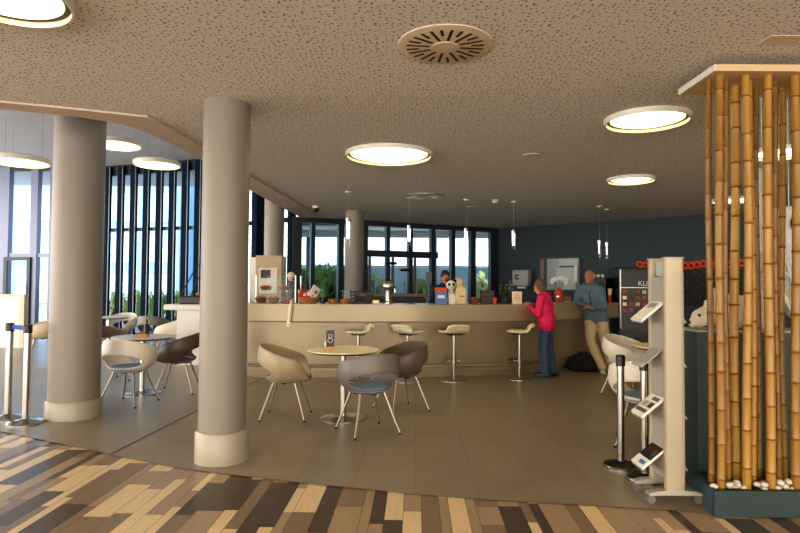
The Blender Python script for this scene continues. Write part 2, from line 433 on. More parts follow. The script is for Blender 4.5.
# window 1: far left, heavy mullions and door
w1 = glazing(1, WA, WB, UH, [(spar(x, WA, WB), w, .18) for x, w in ((-120, .2), (-60, .2), (4, .3), (34, .22), (51, .1), (70, .2), (95, .2))],
        [(0, 1, 2.27, .12)], M['mullion'])
d1 = thing('door_1', None, None, (0, 0, 0), kind='structure')
p0 = WA + (WB - WA) * spar(7, WA, WB); p1 = WA + (WB - WA) * spar(32, WA, WB)
mb = MB(); dv = (p1 - p0); rzd = math.atan2(dv.y, dv.x)
for s in (0.04, .96): mb.box(p0 + dv * s + Vector((0, -.12, 1.1)), (.1, .06, 2.2), rz=rzd)
for z in (.06, 2.16): mb.box(p0 + dv * .5 + Vector((0, -.12, z)), (dv.length, .06, .1), rz=rzd)
mb.build('door_frame', M['frame'], d1, smooth=False)
MB().cyl(p0 + dv * .88 + Vector((0, -.2, .8)), p0 + dv * .88 + Vector((0, -.2, 1.4)), .015).build('door_handle', M['chrome'], d1)
# window 2: deep navy fins
fin_px = [106 + 12.9 * i for i in range(-1, 9)] + [257]
w2 = glazing(2, WB, WC, UH, [], [(0, 1, 3.0, .09)], M['finedge'], header=.3)
L2 = (WC - WB).length
for px in fin_px:
    s = spar(px + 4, WB, WC)
    if 0 <= s <= 1.0:
        f = MB().box((s * L2, -.14, UH / 2), (.2, .09, UH - .1), bev=.006).build('fin', M['fin'], w2, smooth=False)
        MB().box((s * L2 + .1, -.19, UH / 2), (.022, .02, UH - .1)).build('fin_edge', M['finedge'], f, smooth=False)
w3 = glazing(3, WC, WD, UH, [(.0, .2, .2), (spar(258, WC, WD), .2, .3), (spar(291, WC, WD), .12, .15), (.97, .12, .15)], [(0, 1, 3.0, .09)], M['fin'])
# window 4: dark framed doors behind the bar
bars4 = [(spar(x, WD, WE), w, .14) for x, w in ((296, .22), (312, .1), (340, .14), (364.5, .12), (387, .1), (409.5, .12), (432, .12), (452, .12), (472, .16), (494, .3))]
w4 = glazing(4, WD, WE, CH, bars4, [(spar(363, WD, WE), spar(437, WD, WE), 2.26, .16)], M['frame'], header=.12)
d2 = thing('door_2', None, None, (0, 0, 0), kind='structure')
nrm = Vector((WE.y - WD.y, -(WE.x - WD.x), 0)).normalized()
if nrm.y > 0: nrm = -nrm
rz4 = math.atan2((WE - WD).y, (WE - WD).x)
mb = MB()
for px in (368, 384, 391, 406, 413, 428):
    p = WD + (WE - WD) * spar(px, WD, WE) + nrm * .1; mb.box((p.x, p.y, 1.09), (.06, .05, 2.16), rz=rz4)
mb.build('door_frame', M['mullion'], d2, smooth=False)
mb = MB()
for px, z in ((388, 2.02), (403, 1.86)):
    p = WD + (WE - WD) * spar(px, WD, WE) + nrm * .16; mb.box((p.x, p.y, z), (.3, .08, .07), rz=rz4)
mb.build('door_closer', M['black'], d2, smooth=False)
p = WD + (WE - WD) * spar(426, WD, WE) + nrm * .14
MB().box((p.x, p.y, 1.66), (.18, .01, .32), rz=rz4).build('notice', M['hatch'], d2, smooth=False)

# ------------------------------------------------------------------ columns
def column(px, py, r, rb, hb, top, label, base=True):
    c = atz(px, py, Z0); d = Vector((c.x, c.y, 0)).normalized(); c = c + d * (rb if base else r)
    t = thing('column', label, 'column', (c.x, c.y, Z0))
    z0 = hb if base else 0
    MB().lathe([(r, z0 - .01 if base else 0), (r, top)], n=48).build('shaft', M['column'], t)
    if base:
        MB().lathe([(rb, 0), (rb, hb - .02), (rb - .012, hb), (r * .9, hb)], n=48).build('base_collar', M['column_base'], t)
    return t
column(73.5, 421.5, .262, .285, .2, UH - Z0, 'thick grey round column at far left beside the chrome belt posts')
column(221.5, 467, .197, .222, .26, CH - Z0, 'nearest grey round column with pale base collar on the plank edge')
def bgcol(px, D, r, top, label):
    p = aty(px, 284, D); t = thing('column', label, 'column', (p.x, p.y, Z0))
    MB().lathe([(r, 0), (r, top - Z0)], n=40).build('shaft', M['column'], t)
bgcol(354, 12.25, .2, CH, 'slim round column behind the bar in front of the dark framed doors')
bgcol(273.5, 12.0, .205, UH, 'tall round column behind the glass pastry display')

# ------------------------------------------------------------------ ceiling fixtures
def ceil_lamp(px, py, r, label):
    c = atz(px, py, CH); t = thing('ceiling_lamp', label, 'lamp', (c.x, c.y, CH), group='round ceiling lamps')
    MB().lathe([(r + .022, 0), (r + .022, -.02), (r + .012, -.045), (r, -.045), (r, 0)], n=56).build('trim_ring', M['lamprim'], t)
    MB().lathe([(r, -.001), (r, -.012), (r - .035, -.012), (r - .035, -.001)], n=56).build('shadow_gap', M['lampgap'], t)
    MB().lathe([(r - .035, -.001), (r - .035, -.012), (r - .09, -.026), (.01, -.03)], n=56).build('diffuser', M['lamp'], t)
    return t
ceil_lamp(389, 153.5, .49, 'round glowing ceiling lamp in the middle above the bar stools')
ceil_lamp(647, 118, .355, 'round glowing ceiling lamp at right, the nearer of two in line')
ceil_lamp(631, 178.5, .31, 'small looking round ceiling lamp further back above the two customers')
ceil_lamp(6, -6, .31, 'round glowing ceiling lamp cut by the top left corner')
ceil_lamp(783, 151, .33, 'round glowing ceiling lamp behind the bamboo, nearer one')
ceil_lamp(733, 199, .33, 'round glowing ceiling lamp glimpsed between bamboo poles, farther one')
for x, y in ((-2.2, -1.2), (2.2, -1.2), (0, -3.6), (6.5, 1.0), (-6, -1)):
    t = ceil_lamp(0, 0, .47, 'round ceiling lamp behind the viewpoint'); t.location = (x, y, CH)

c = atz(445, 45, CH); t = thing('air_diffuser', 'round beige ceiling air vent with radial slots', 'air vent', (c.x, c.y, CH))
MB().lathe([(.305, 0), (.305, -.006), (.27, -.014), (.01, -.014)], n=56).build('face_plate', M['ventbeige'], t)
mb = MB()
for k in range(24):
    a = 2 * PI * k / 24 + .1; r0, r1 = (.10, .25) if k % 2 == 0 else (.17, .25)
    mb.box((math.cos(a) * (r0 + r1) / 2, math.sin(a) * (r0 + r1) / 2, -.0146), (r1 - r0, .018, .003), rz=a)
mb.build('slots', M['black'], t, smooth=False)
MB().lathe([(.085, -.013), (.085, -.019), (.01, -.021)], n=32).build('hub', M['ventbeige'], t)
c = atz(425, 196, CH); t = thing('air_diffuser', 'round silver ceiling vent with bright slots beyond the middle lamp', 'air vent', (c.x, c.y, CH))
MB().lathe([(.34, 0), (.34, -.012), (.29, -.02), (.01, -.02)], n=48).build('face_plate', M['steel'], t)
mb = MB()
for k in range(20):
    a = 2 * PI * k / 20; mb.box((math.cos(a) * .19, math.sin(a) * .19, -.022), (.15, .025, .004), rz=a)
mb.build('slots', M['paper'], t, smooth=False)
for px, py, r, lab in ((531, 155, .1, 'flat round speaker grille in the ceiling right of the middle lamp'), (472, 207, .12, 'flat round ceiling disc over the bar, second from the silver vent')):
    c = atz(px, py, CH); t = thing('ceiling_disc', lab, 'speaker', (c.x, c.y, CH))
    MB().lathe([(r, 0), (r, -.008), (.01, -.012)], n=28).build('grille', M['ventbeige'], t)
for px, py, lab in ((495, 200, 'small white smoke detector on the ceiling over the bar'),):
    c = atz(px, py, CH); t = thing('smoke_detector', lab, 'smoke detector', (c.x, c.y, CH))
    MB().lathe([(.065, 0), (.065, -.02)], n=24).build('base', M['offwhite'], t)
    MB().lathe([(.05, -.019), (.05, -.05), (.03, -.06), (.005, -.06)], n=24).build('sensor_head', M['offwhite'], t)
c = atz(316, 206, CH); t = thing('dome_camera', 'dark dome security camera on the ceiling near the corner', 'camera', (c.x, c.y, CH))
MB().lathe([(.07, 0), (.07, -.05)], n=20).build('mount', M['offwhite'], t)
MB().ball((0, 0, -.06), .065).build('dome', M['black'], t)
c = atz(783, 40, CH)
t = thing('ceiling_hatch', 'square ceiling hatch with thin dark seam above the bamboo', 'hatch', (c.x, c.y, CH))
MB().box((0, 0, -.002), (.24, .14, .004)).build('hatch_plate', M['ventbeige'], t, smooth=False)

# pendant discs in the high zone
def disc(px, py, D, r, label):
    c = aty(px, py, D); t = thing('pendant_disc_lamp', label, 'lamp', (c.x, c.y, c.z), group='hanging disc lamps by the windows')
    MB().lathe([(r - .03, -.02), (r - .01, -.035), (r, -.03), (r, .035), (r - .02, .05), (.02, .055)], n=48).build('housing', M['lamprim'], t)
    MB().lathe([(r - .025, -.02), (r - .035, -.036), (.01, -.042)], n=48).build('diffuser', M['lamp2'], t)
    for k in range(3):
        a = 2 * PI * k / 3 + .4
        MB().cyl((math.cos(a) * r * .7, math.sin(a) * r * .7, .05), (math.cos(a) * r * .7, math.sin(a) * r * .7, UH - c.z), .0025, n=6).build('suspension_wire', M['standgrey'], t)
disc(20, 161, 8.5, .4, 'hanging round disc lamp at far left edge beside the thick column')
disc(157, 164, 10.6, .41, 'hanging round disc lamp between the two big columns in front of the fins')
disc(116, 144, 9.6, .4, 'hanging round disc lamp mostly hidden behind the thick column')

# ------------------------------------------------------------------ bar counter
CP = catmull([atz(x, y, Z0) for x, y in ((208, 373.5), (250, 376.5), (320, 377.5), (380, 377.5), (430, 377), (500, 375), (550, 371), (585, 367), (612, 363.5))], 6)
CN = []
for i, p in enumerate(CP):
    a = CP[max(0, i - 1)]; b = CP[min(len(CP) - 1, i + 1)]; d = (b - a).normalized(); n = Vector((d.y, -d.x, 0))
    CN.append(n if n.y < 0 else -n)
def strip(name, m, prof, parent, smooth=True):
    mb = MB(); mb.rings([[Vector((p.x + n.x * o, p.y + n.y * o, z)) for o, z in prof] for p, n in zip(CP, CN)])
    return mb.build(name, m, parent, smooth=smooth)
BT = 1.185
bar = thing('bar_counter', 'long curved champagne coloured bar counter with foot rail', 'counter', (0, 0, 0))
strip('plinth', M['counter_dk'], [(0, Z0), (0, .1), (-.6, .1), (-.6, Z0)], bar)
strip('front_panel', M['counter'], [(-.03, .1), (-.03, BT - .1), (-.1, BT - .1), (-.1, .1)], bar)
strip('apron', M['counter'], [(.2, BT - .285), (.22, BT - .27), (.22, BT - .03), (-.04, BT - .03), (-.04, BT - .285)], bar)
strip('worktop', M['counter_top'], [(.235, BT - .03), (.235, BT), (-.55, BT), (-.55, BT - .03)], bar)
strip('back_panel', M['counter_dk'], [(-.5, .1), (-.5, BT - .03), (-.54, BT - .03), (-.54, .1)], bar)
mb = MB(); mb.tube([Vector((p.x + n.x * .14, p.y + n.y * .14, .2)) for p, n in zip(CP, CN)], .018, n=8)
mb.build('foot_rail', M['steel'], bar)
for i in range(3, len(CP) - 1, 6):
    p, n = CP[i], CN[i]
    MB().tube([Vector((p.x - n.x * .02, p.y - n.y * .02, .16)), Vector((p.x + n.x * .14, p.y + n.y * .14, .2))], .012, n=8).build('rail_bracket', M['steel'], bar)
def on_bar(px, back=0.05):   # point on the worktop in pixel column px, back = distance behind front edge line of base
    best = None
    for p, n in zip(CP, CN):
        q = p - n * back; x = aty(px, 284, q.y).x
        e = abs(x - q.x)
        if best is None or e < best[0]: best = (e, q)
    q = best[1]; y = q.y
    for i in range(len(CP) - 1):   # refine
        a = CP[i] - CN[i] * back; b = CP[i + 1] - CN[i + 1] * back
        fa = aty(px, 284, a.y).x - a.x; fb = aty(px, 284, b.y).x - b.x
        if fa * fb <= 0 and fa != fb:
            t = fa / (fa - fb); q = a.lerp(b, t); break
    return Vector((q.x, q.y, BT))
def mpp(p): return p.y / F

# white serving counter at left
a = atz(176, 365, Z0); b = Vector((-2.95, 9.95, 0))
wc = thing('serving_counter', 'white serving counter with slab top left of the bar', 'counter', (a.x, a.y, Z0))
MB().box((.5, .35, .5), (1.0, .7, 1.0)).build('cabinet_body', M['whitelam'], wc, smooth=False)
MB().box((.42, .35, 1.05), (1.3, .8, .1), bev=.01).build('worktop', M['whitelam'], wc, smooth=False)
WT = Z0 + 1.1
dc = thing('display_case', 'slanted glass display case with black base on the white counter', 'display case', (a.x + .0, a.y + .05, WT))
MB().box((.42, .3, .075), (.85, .55, .15), bev=.02).build('base', M['black'], dc, smooth=False)
mb = MB()
P = [(.02, .03, .15), (.3, .1, .72), (.84, .1, .72), (.84, .03, .15)]
mb.face(P); mb.face([(.02, .57, .15), (.3, .5, .72), (.84, .5, .72), (.84, .57, .15)]); mb.face([P[0], P[1], (.3, .5, .72), (.02, .57, .15)])
mb.face([(.3, .1, .72), (.84, .1, .72), (.84, .5, .72), (.3, .5, .72)])
mb.build('glass_hood', M['cglass'], dc, smooth=False)
mb = MB()
for q in ((P[0], P[1]), (P[1], P[2]), ((.02, .57, .15), (.3, .5, .72)), ((.3, .1, .72), (.3, .5, .72))): mb.cyl(q[0], q[1], .012, n=8)
mb.build('hood_frame', M['darkmetal'], dc)
MB().box((.5, .3, .42), (.6, .36, .012)).build('shelf', M['cglass'], dc, smooth=False)
for k in range(5):
    tag(MB().ball((0, 0, .035), (.07, .05, .035)).build('pastry', M['bread'], None, loc=(a.x + .28 + k * .12, a.y + .35, WT + (.427 if k % 2 else .15))),
        'pastry behind the slanted glass of the left display case', 'pastry', 'pastries in the left display case')

# ------------------------------------------------------------------ chairs
def chair_shell():
    N = 48; mb = MB(); ROW = []
    a0 = math.radians(66); nb, nt = 6, 6
    def prof(th, t):    # th 0=front(+Y) .. PI back ; t 0..1 seat edge to rim
        c = (1 - math.cos(th)) / 2
        q_ = max(0, min(1, (c - .03) / .17)); h = .45 + .37 * (.42 * q_ * q_ * (3 - 2 * q_) + .58 * c ** .9)
        rx, ry = .305, .275 + .02 * c
        rr = 1 / math.sqrt((math.sin(th) / rx) ** 2 + (math.cos(th) / ry) ** 2)
        flare = .03 * c * math.sin(PI * t)
        r = .15 + (rr - .15) * math.sin(min(1, t * 1.3) * R90) ** .9 + flare
        z = .405 + (h - .405) * t ** 1.25
        return Vector((math.sin(th) * r, math.cos(th) * r, z))
    tl = []
    for k in range(N):
        th = 2 * PI * k / N; a = abs(th - PI); s = math.sqrt(max(0, 1 - (a / a0) ** 2)) if a < a0 else 0
        tl.append((th, (.42 - .22 * s), .42 + .19 * s, s))
    low = [[prof(th, lo * i / nb) for i in range(nb + 1)] for th, lo, hi, s in tl]
    upp = [[prof(th, hi + (1 - hi) * i / nt) for i in range(nt + 1)] for th, lo, hi, s in tl]
    bm = mb.bm
    LV = [[bm.verts.new(p) for p in r] for r in low]; UV = [[bm.verts.new(p) for p in r] for r in upp]
    cv = bm.verts.new((0, 0, .402))
    for k in range(N):
        j = (k + 1) % N
        bm.faces.new([cv, LV[k][0], LV[j][0]])
        for i in range(nb): bm.faces.new([LV[k][i], LV[k][i + 1], LV[j][i + 1], LV[j][i]])
        for i in range(nt): bm.faces.new([UV[k][i], UV[k][i + 1], UV[j][i + 1], UV[j][i]])
    bmesh.ops.remove_doubles(bm, verts=bm.verts[:], dist=.0008)
    o = mb.build('shell', M['cream'])
    m = o.modifiers.new('s', 'SOLIDIFY'); m.thickness = .014; m.offset = 0
    m = o.modifiers.new('b', 'SUBSURF'); m.levels = 1; m.render_levels = 1
    bake(o); return o
SHELL = chair_shell(); SHELL_ME = SHELL.data; bpy.data.objects.remove(SHELL)
def leg_mesh(sx, sy):
    return MB().tube([(sx * .13, sy * .12, .405), (sx * .19, sy * .19, .19), (sx * .245, sy * .245, .012)], [.014, .012, .010], n=10)
def make_chair(m, loc, rz, label, group=None):
    t = thing('shell_chair', label, 'chair', loc, rz, group)
    me = SHELL_ME.copy(); me.materials.clear(); me.materials.append(m)
    o = bpy.data.objects.new('shell', me); col.objects.link(o); o.parent = t
    MB().lathe([(.01, .412), (.17, .414), (.215, .43), (.222, .45), (.2, .468), (.1, .472), (.01, .47)], n=36).build('seat_cushion', M['cushion'], t)
    for sx, sy in ((-1, -1), (1, -1), (-1, 1), (1, 1)):
        l = leg_mesh(sx, sy).build('leg', M['legmetal'], t)
        MB().cyl((sx * .2455, sy * .2455, 0), (sx * .244, sy * .244, .02), .013, n=10).build('foot_cap', M['rubber'], l)
    MB().box((0, 0, .4), (.3, .045, .02)).box((0, 0, .4), (.045, .28, .02)).build('underframe', M['darkmetal'], t, smooth=False)
    return t
def face_to(p, q): return math.atan2(-(q[0] - p[0]), q[1] - p[1])
G0 = 'tub chairs with a hole in the backrest'
def put_chair(m, px, py, target, label, off=0, D=None):
    p = atz(px, py, Z0) if D is None else aty(px, py, D); p.z = Z0
    return make_chair(m, p, face_to(p, target) + off, label, G0)

def table(px, py, r, label, m=None, group='round cafe tables', h=.765):
    p = atz(px, py, Z0); t = thing('round_table', label, 'table', p, 0, group)
    MB().lathe([(.01, h - .022), (r - .03, h - .022), (r, h - .01), (r, h - .004), (r - .004, h), (.01, h)], n=56).build('tabletop', m or M['tabletop'], t)
    MB().lathe([(.01, h - .035), (r - .05, h - .035), (r - .03, h - .0225), (.01, h - .0225)], n=48).build('underside', M['tableedge'], t)
    MB().lathe([(.032, .02), (.032, h - .035)], n=24).build('pedestal', M['steel'], t)
    MB().lathe([(.255, 0), (.255, .006), (.2, .014), (.05, .02), (.032, .03)], n=48).build('base_plate', M['chrome'], t)
    return t, p
t1, T1 = table(343, 418, .405, 'cream topped round table holding the black card stand, in the middle')
put_chair(M['beige_shell'], 286, 417, T1, 'beige tub chair on the left of the middle table', .05)
put_chair(M['grey_shell'], 367.5, 431.5, T1, 'grey tub chair with its back to the camera at the middle table')
put_chair(M['taupe_shell'], 401, 409.5, T1, 'taupe tub chair on the right of the middle table', -.1)
t2, T2 = table(142, 393, .4, 'round table behind the white chair, between the two big columns', M['white_shell'])
put_chair(M['white_shell'], 129, 403.5, Vector((T2.x + .25, T2.y, 0)), 'white tub chair with its back to the camera between the big columns', 0)
put_chair(M['brown_shell'], 178, 391.5, T2, 'dark brown tub chair right of the table between the big columns', -.15)
put_chair(M['taupe_shell'], 106, 381, T2, 'dark taupe tub chair partly hidden behind the thick left column', 0)
t3, T3 = table(108, 353, .4, 'pale round table far back near the window fins', M['white_shell'])
put_chair(M['white_shell'], 121, 350, T3, 'white tub chair far back at the table near the fins', 0)
put_chair(M['grey_shell'], 153, 354, Vector((-5, 14, 0)), 'grey tub chair far back behind the dark bottle', 0)
put_chair(M['white_shell'], 168, 360, Vector((-6, 11, 0)), 'white tub chair just left of the white serving counter', 0)
put_chair(M['cream'], 42, 359, Vector((-9, 12, 0)), 'cream tub chair peeking out left of the thick column', .9)
t4, T4 = table(668, 409, .4, 'round table half hidden behind the brochure rack', M['tabletop'])
put_chair(M['white_shell'], 627, 395, T4, 'cream tub chair farther back behind the chrome post and rack', .5)
put_chair(M['white_shell'], 644, 444, T4, 'cream tub chair nearest behind the brochure rack and posts', .15)

def on_table(T, dx, dy, h=.765): return Vector((T.x + dx, T.y + dy, Z0 + h))
# card stand on the middle table
p = aty(329, 352, T1.y - .02); p.z = Z0 + .765
cs = thing('card_stand', 'black table card with white figure eight shape in wooden block', 'table sign', p, .12)
MB().box((0, 0, .016), (.14, .08, .032), bev=.004).build('wooden_block', M['wood'], cs, smooth=False)
cd = MB().box((.012, 0, .032 + .09), (.09, .005, .18)).build('card', M['black'], cs, smooth=False)
mb = MB()
for z, r in ((.10, .026), (.148, .02)):
    mb.tube([(.012 + r * math.cos(a), -.0035, z + r * math.sin(a)) for a in [2 * PI * k / 20 for k in range(20)]], .0035, n=6, loop=True)
mb.build('figure_eight', M['paper'], cd)
MB().box((-.042, -.02, .06), (.022, .022, .06), bev=.003).build('sugar_packets', M['paper'], cs, smooth=False)
# things on left table
p = on_table(T2, .02, -.08)
tag(MB().box((0, 0, .02), (.16, .09, .04), bev=.004).build('wooden_block', M['wood'], None, loc=p, smooth=False), 'small wooden condiment block on the left table', 'holder')
b_ = thing('bottle', 'dark bottle standing on the left table', 'bottle', on_table(T2, .0, .1))
MB().lathe([(.033, 0), (.035, .01), (.035, .13), (.014, .17), (.013, .21), (.005, .212)], n=20).build('body', M['black'], b_)
MB().lathe([(.016, .2), (.016, .225), (.004, .227)], n=16).build('cap', M['darkmetal'], b_)

# ------------------------------------------------------------------ stools
def stool_mesh():
    mb = MB(); pr = [(.20, .735), (.212, .752), (.20, .768), (.13, .772), (.04, .762), (-.05, .762), (-.115, .782), (-.15, .83), (-.17, .872), (-.20, .89), (-.235, .882), (-.255, .862)]
    wd = [.20, .215, .222, .226, .225, .215, .2, .19, .188, .186, .182, .175]
    rings = []
    for (y, z), w in zip(pr, wd):
        row = []
        for k in range(13):
            s = -1 + 2 * k / 12; e = abs(s) ** 3
            dish = .02 * s * s if y > -.1 else .0
            row.append(Vector((w * s, y + (.03 * e if y < -.14 else -.05 * e if y > .15 else 0), z + dish - (.02 * e if y < -.16 else 0))))
        rings.append(row)
    mb.rings(rings, cap=False, closed=False)
    o = mb.build('seat', M['stool'])
    m = o.modifiers.new('s', 'SOLIDIFY'); m.thickness = .038; m.offset = -1
    m = o.modifiers.new('b', 'SUBSURF'); m.levels = 2; m.render_levels = 2
    bake(o); me = o.data; bpy.data.objects.remove(o); return me
STOOL = stool_mesh()
def make_stool(loc, rz, label):
    t = thing('bar_stool', label, 'bar stool', loc, rz, 'swoosh bar stools along the counter')
    o = bpy.data.objects.new('seat', STOOL); col.objects.link(o); o.parent = t
    MB().box((0, .01, .722), (.2, .2, .02), bev=.004).build('seat_mount', M['darkmetal'], t, smooth=False)
    MB().lathe([(.022, .02), (.022, .735)], n=20).build('pole', M['chrome'], t)
    MB().lathe([(.2, 0), (.2, .008), (.06, .02), (.03, .04)], n=44).build('base_plate', M['steel'], t)
    mb = MB(); mb.tube([(.12 * math.cos(a), .03 + .14 * math.sin(a), .30) for a in [PI * k / 14 for k in range(15)]], .011, n=8)
    mb.cyl((-.12, .03, .30), (.12, .03, .30), .011, n=8); mb.lathe([(.034, .27), (.034, .33)], n=16)
    mb.build('footrest', M['chrome'], t)
    return t
s0 = make_stool(atz(454, 380.5, Z0), math.radians(20), 'cream bar stool in the centre of the bar with its low back towards the camera')
for px, py, r, lab in ((519.5, 379, 80, 'cream bar stool next to the woman in pink'),
                       (358, 381, 100, 'cream bar stool leftmost, behind the middle table'),
                       (407.5, 381, -40, 'cream bar stool second from left, above the taupe chair')):
    dup(s0, atz(px, py, Z0), math.radians(r), lab)

# ------------------------------------------------------------------ posts
def belt_post(px, py, h, label, r=.035, rb=.18, top=None):
    p = atz(px, py, Z0); t = thing('barrier_post', label, 'barrier post', p, 0, 'chrome barrier posts')
    MB().lathe([(rb, 0), (rb, .012), (rb - .01, .022), (.06, .034), (r, .05)], n=44).build('base_plate', M['chrome'], t)
    if top: MB().lathe([(rb - .012, .0225), (.06, .0355), (r + .003, .051)], n=44, cap=False).build('base_cover', M[top], t)
    MB().lathe([(r, .03), (r, h - .08)], n=28).build('pole', M['chrome'], t)
    MB().lathe([(r + .008, h - .09), (r + .008, h - .008), (r, h), (.004, h)], n=28).build('belt_head', M['black'], t)
    return p
q2 = belt_post(25.5, 423, 1.04, 'chrome barrier post at far left, nearer one joined by the blue belt')
q1 = belt_post(7.5, 418, 1.04, 'chrome barrier post at the left picture edge, farther one joined by the blue belt')
mb = MB(); dq = q2 - q1; mb.box(q1 + dq * .5 + Vector((0, 0, 1.0)), (dq.length - .06, .004, .05), rz=math.atan2(dq.y, dq.x))
tag(mb.build('barrier_belt', M['bluebelt'], smooth=False), 'short blue belt stretched between the two left chrome posts', 'belt')
belt_post(621, 466.5, .92, 'chrome barrier post standing free in front of the cream chair at right', .03, .145, 'darkmetal')
belt_post(645, 479.5, .93, 'chrome barrier post directly left of the brochure rack', .03, .145, 'darkmetal')

# white panel at far left
p = aty(25, 347, 13.2)
pn = thing('reception_desk', 'white desk front with pale frame at the far left edge', 'desk', (p.x - .6, 13.2, Z0))
MB().box((0, 0.01, .58), (1.0, .1, 1.16)).build('desk_front', M['whitelam'], pn, smooth=False)
mb = MB()
mb.box((.55, 0, .6), (.1, .14, 1.22)); mb.box((-.05, 0, 1.185), (1.1, .14, .05)); mb.build('frame', M['cream'], pn, smooth=False)

# ------------------------------------------------------------------ tube pendants over the bar
for px, ytop, ybot, D, lab in ((348, 219, 245, 9.6, 'glass tube pendant in front of the slim column behind the bar'), (409, 226, 246, 10.2, 'glass tube pendant over the bar between door transom and middle'),
        (466, 229, 248, 10.4, 'glass tube pendant over the middle of the bar near the window edge'), (513.5, 231, 250, 10.6, 'glass tube pendant alone against the teal wall'),
        (599.5, 241, 258, 11.2, 'glass tube pendant, left of the pair above the man'), (607, 243, 259, 11.6, 'glass tube pendant, right of the pair above the man')):
    a = aty(px, ytop, D); b = aty(px, ybot, D)
    t = thing('tube_pendant', lab, 'pendant lamp', b, 0, 'glass tube pendants'); h = a.z - b.z; r = .036
    MB().lathe([(r, 0), (r, h), (r - .004, h), (r - .004, .003)], n=20, cap=False).build('glass_tube', M['cglass'], t)
    MB().lathe([(.022, h * .25), (.026, h * .85), (.01, h * .9)], n=16).build('bulb', M['tubeglow'] if px < 560 else M['chrome'], t)
    MB().lathe([(r + .003, h - .05), (r + .003, h + .01), (.006, h + .02)], n=20).build('cap', M['chrome'], t)
    MB().cyl((0, 0, h + .015), (0, 0, CH - b.z), .0025, n=6).build('cable', M['standgrey'], t)
    MB().lathe([(.05, CH - b.z), (.05, CH - b.z - .025), (.01, CH - b.z - .03)], n=20).build('ceiling_rose', M['offwhite'], t)

# ------------------------------------------------------------------ things on the bar
def sized(p, px): return px * p.y / F
pg = on_bar(273, .1); q = on_bar(250, .1); q2_ = on_bar(296, .1)
wd = (q2_ - q).length; rzg = math.atan2((q2_ - q).y, (q2_ - q).x)
mid = (q + q2_) * .5
gs = thing('pastry_display', 'two tier glass pastry display with baskets on the bar, right of the nearest column', 'display case', mid, rzg)
mb = MB()
hw = wd / 2
mb.face([(-hw, -.02, 0), (hw, -.02, 0), (hw, -.02, .44), (-hw, -.02, .44)]); mb.face([(-hw, -.02, 0), (-hw, .31, 0), (-hw, .31, .44), (-hw, -.02, .44)]); mb.face([(hw, -.02, 0), (hw, .31, 0), (hw, .31, .44), (hw, -.02, .44)]); mb.build('glass_front', M['cglass'], gs, smooth=False)
MB().box((0, .15, .2), (wd - .02, .33, .01)).build('glass_shelf', M['cglass'], gs, smooth=False)
MB().box((0, .15, .44), (wd, .34, .01)).build('top_shelf', M['cglass'], gs, smooth=False)
mb = MB()
for sx in (-1, 1):
    for y in (-.02, .31): mb.cyl((sx * wd / 2, y, 0), (sx * wd / 2, y, .45), .01, n=8)
mb.build('corner_posts', M['steel'], gs)
def basket_set(p, r, h, label, group, m='wickerdk', fill='bread', n=4):
    t = thing('bread_basket', label, 'basket', p, 0, group)
    MB().lathe([(r * .7, 0), (r, h), (r - .012, h), (r * .68, .012), (.005, .01)], n=24).build('basket', M[m], t)
    mb = MB()
    for k in range(n):
        a = 2 * PI * k / n + .5; mb.ball((math.cos(a) * r * .45, math.sin(a) * r * .45, h * .9), (r * .38, r * .3, r * .28), n=12, m=8)
    mb.build('rolls', M[fill], t)
for px, lev, lab in ((261, 0, 'left basket'), (273.5, 0, 'middle basket'), (288, 0, 'right basket')):
    basket_set(on_bar(px, .25) + Vector((0, 0, .002)), .1, .08, 'dark wicker roll basket on the lower level of the pastry display, ' + lab, 'roll baskets in the pastry display')
for px, lab in ((266, 'left basket'), (284, 'right basket')):
    basket_set(on_bar(px, .25) + Vector((0, 0, .207)), .1, .06, 'dark wicker roll basket on the glass shelf of the pastry display, ' + lab, 'roll baskets in the pastry display')
# coffee machine and tall cabinet behind
p = aty(268, 300, 11.2); 
cb = thing('tall_cabinet', 'beige boxed cabinet standing behind the pastry display', 'cabinet', (p.x, 11.45, Z0))
MB().box((0, 0, 1.02), (.5, .5, 2.04)).build('cabinet_body', M['beige_shell'], cb, smooth=False)
MB().box((-.32, .02, 1.0), (.14, .46, 2.0)).build('side_panel', M['whitelam'], cb, smooth=False)
MB().box((0, -.26, 1.55), (.36, .02, .5), bev=.01).build('machine_front', M['offwhite'], cb, smooth=False)
MB().box((-.05, -.275, 1.68), (.18, .02, .16)).build('screen', M['black'], cb, smooth=False)
# hanging pale doll arm
p = on_bar(291, -.245)
hd = thing('hanging_doll', 'pale cloth doll dangling over the bar edge left of the wicker bowl', 'doll', (p.x, p.y, BT))
MB().tube([(.02, .12, .04), (.01, .03, .03), (0, -.01, -.02), (-.005, -.015, -.14), (-.015, -.018, -.24), (-.03, -.02, -.3)], [.03, .035, .035, .03, .026, .03], n=12).build('arm', M['plush'], hd)
mb = MB()
for k, (dx, dz) in enumerate(((-.05, -.35), (-.03, -.37), (-.01, -.355), (-.055, -.32))): mb.tube([(-.03, -.02, -.3), (dx, -.025, dz)], [.016, .01], n=8)
mb.build('hand', M['plush'], hd)
p = on_bar(291, .47)
df = thing('display_figure', 'small figure with cream cap and dark body beside the pastry display', 'figurine', p)
MB().lathe([(.05, 0), (.07, .1), (.06, .25), (.045, .33), (.03, .36)], n=20).build('body', M['black'], df)
MB().ball((0, 0, .42), (.055, .055, .065)).build('head', M['skin'], df)
MB().lathe([(.07, .43), (.065, .47), (.03, .51), (.005, .515)], n=20).build('cap', M['cream'], df)
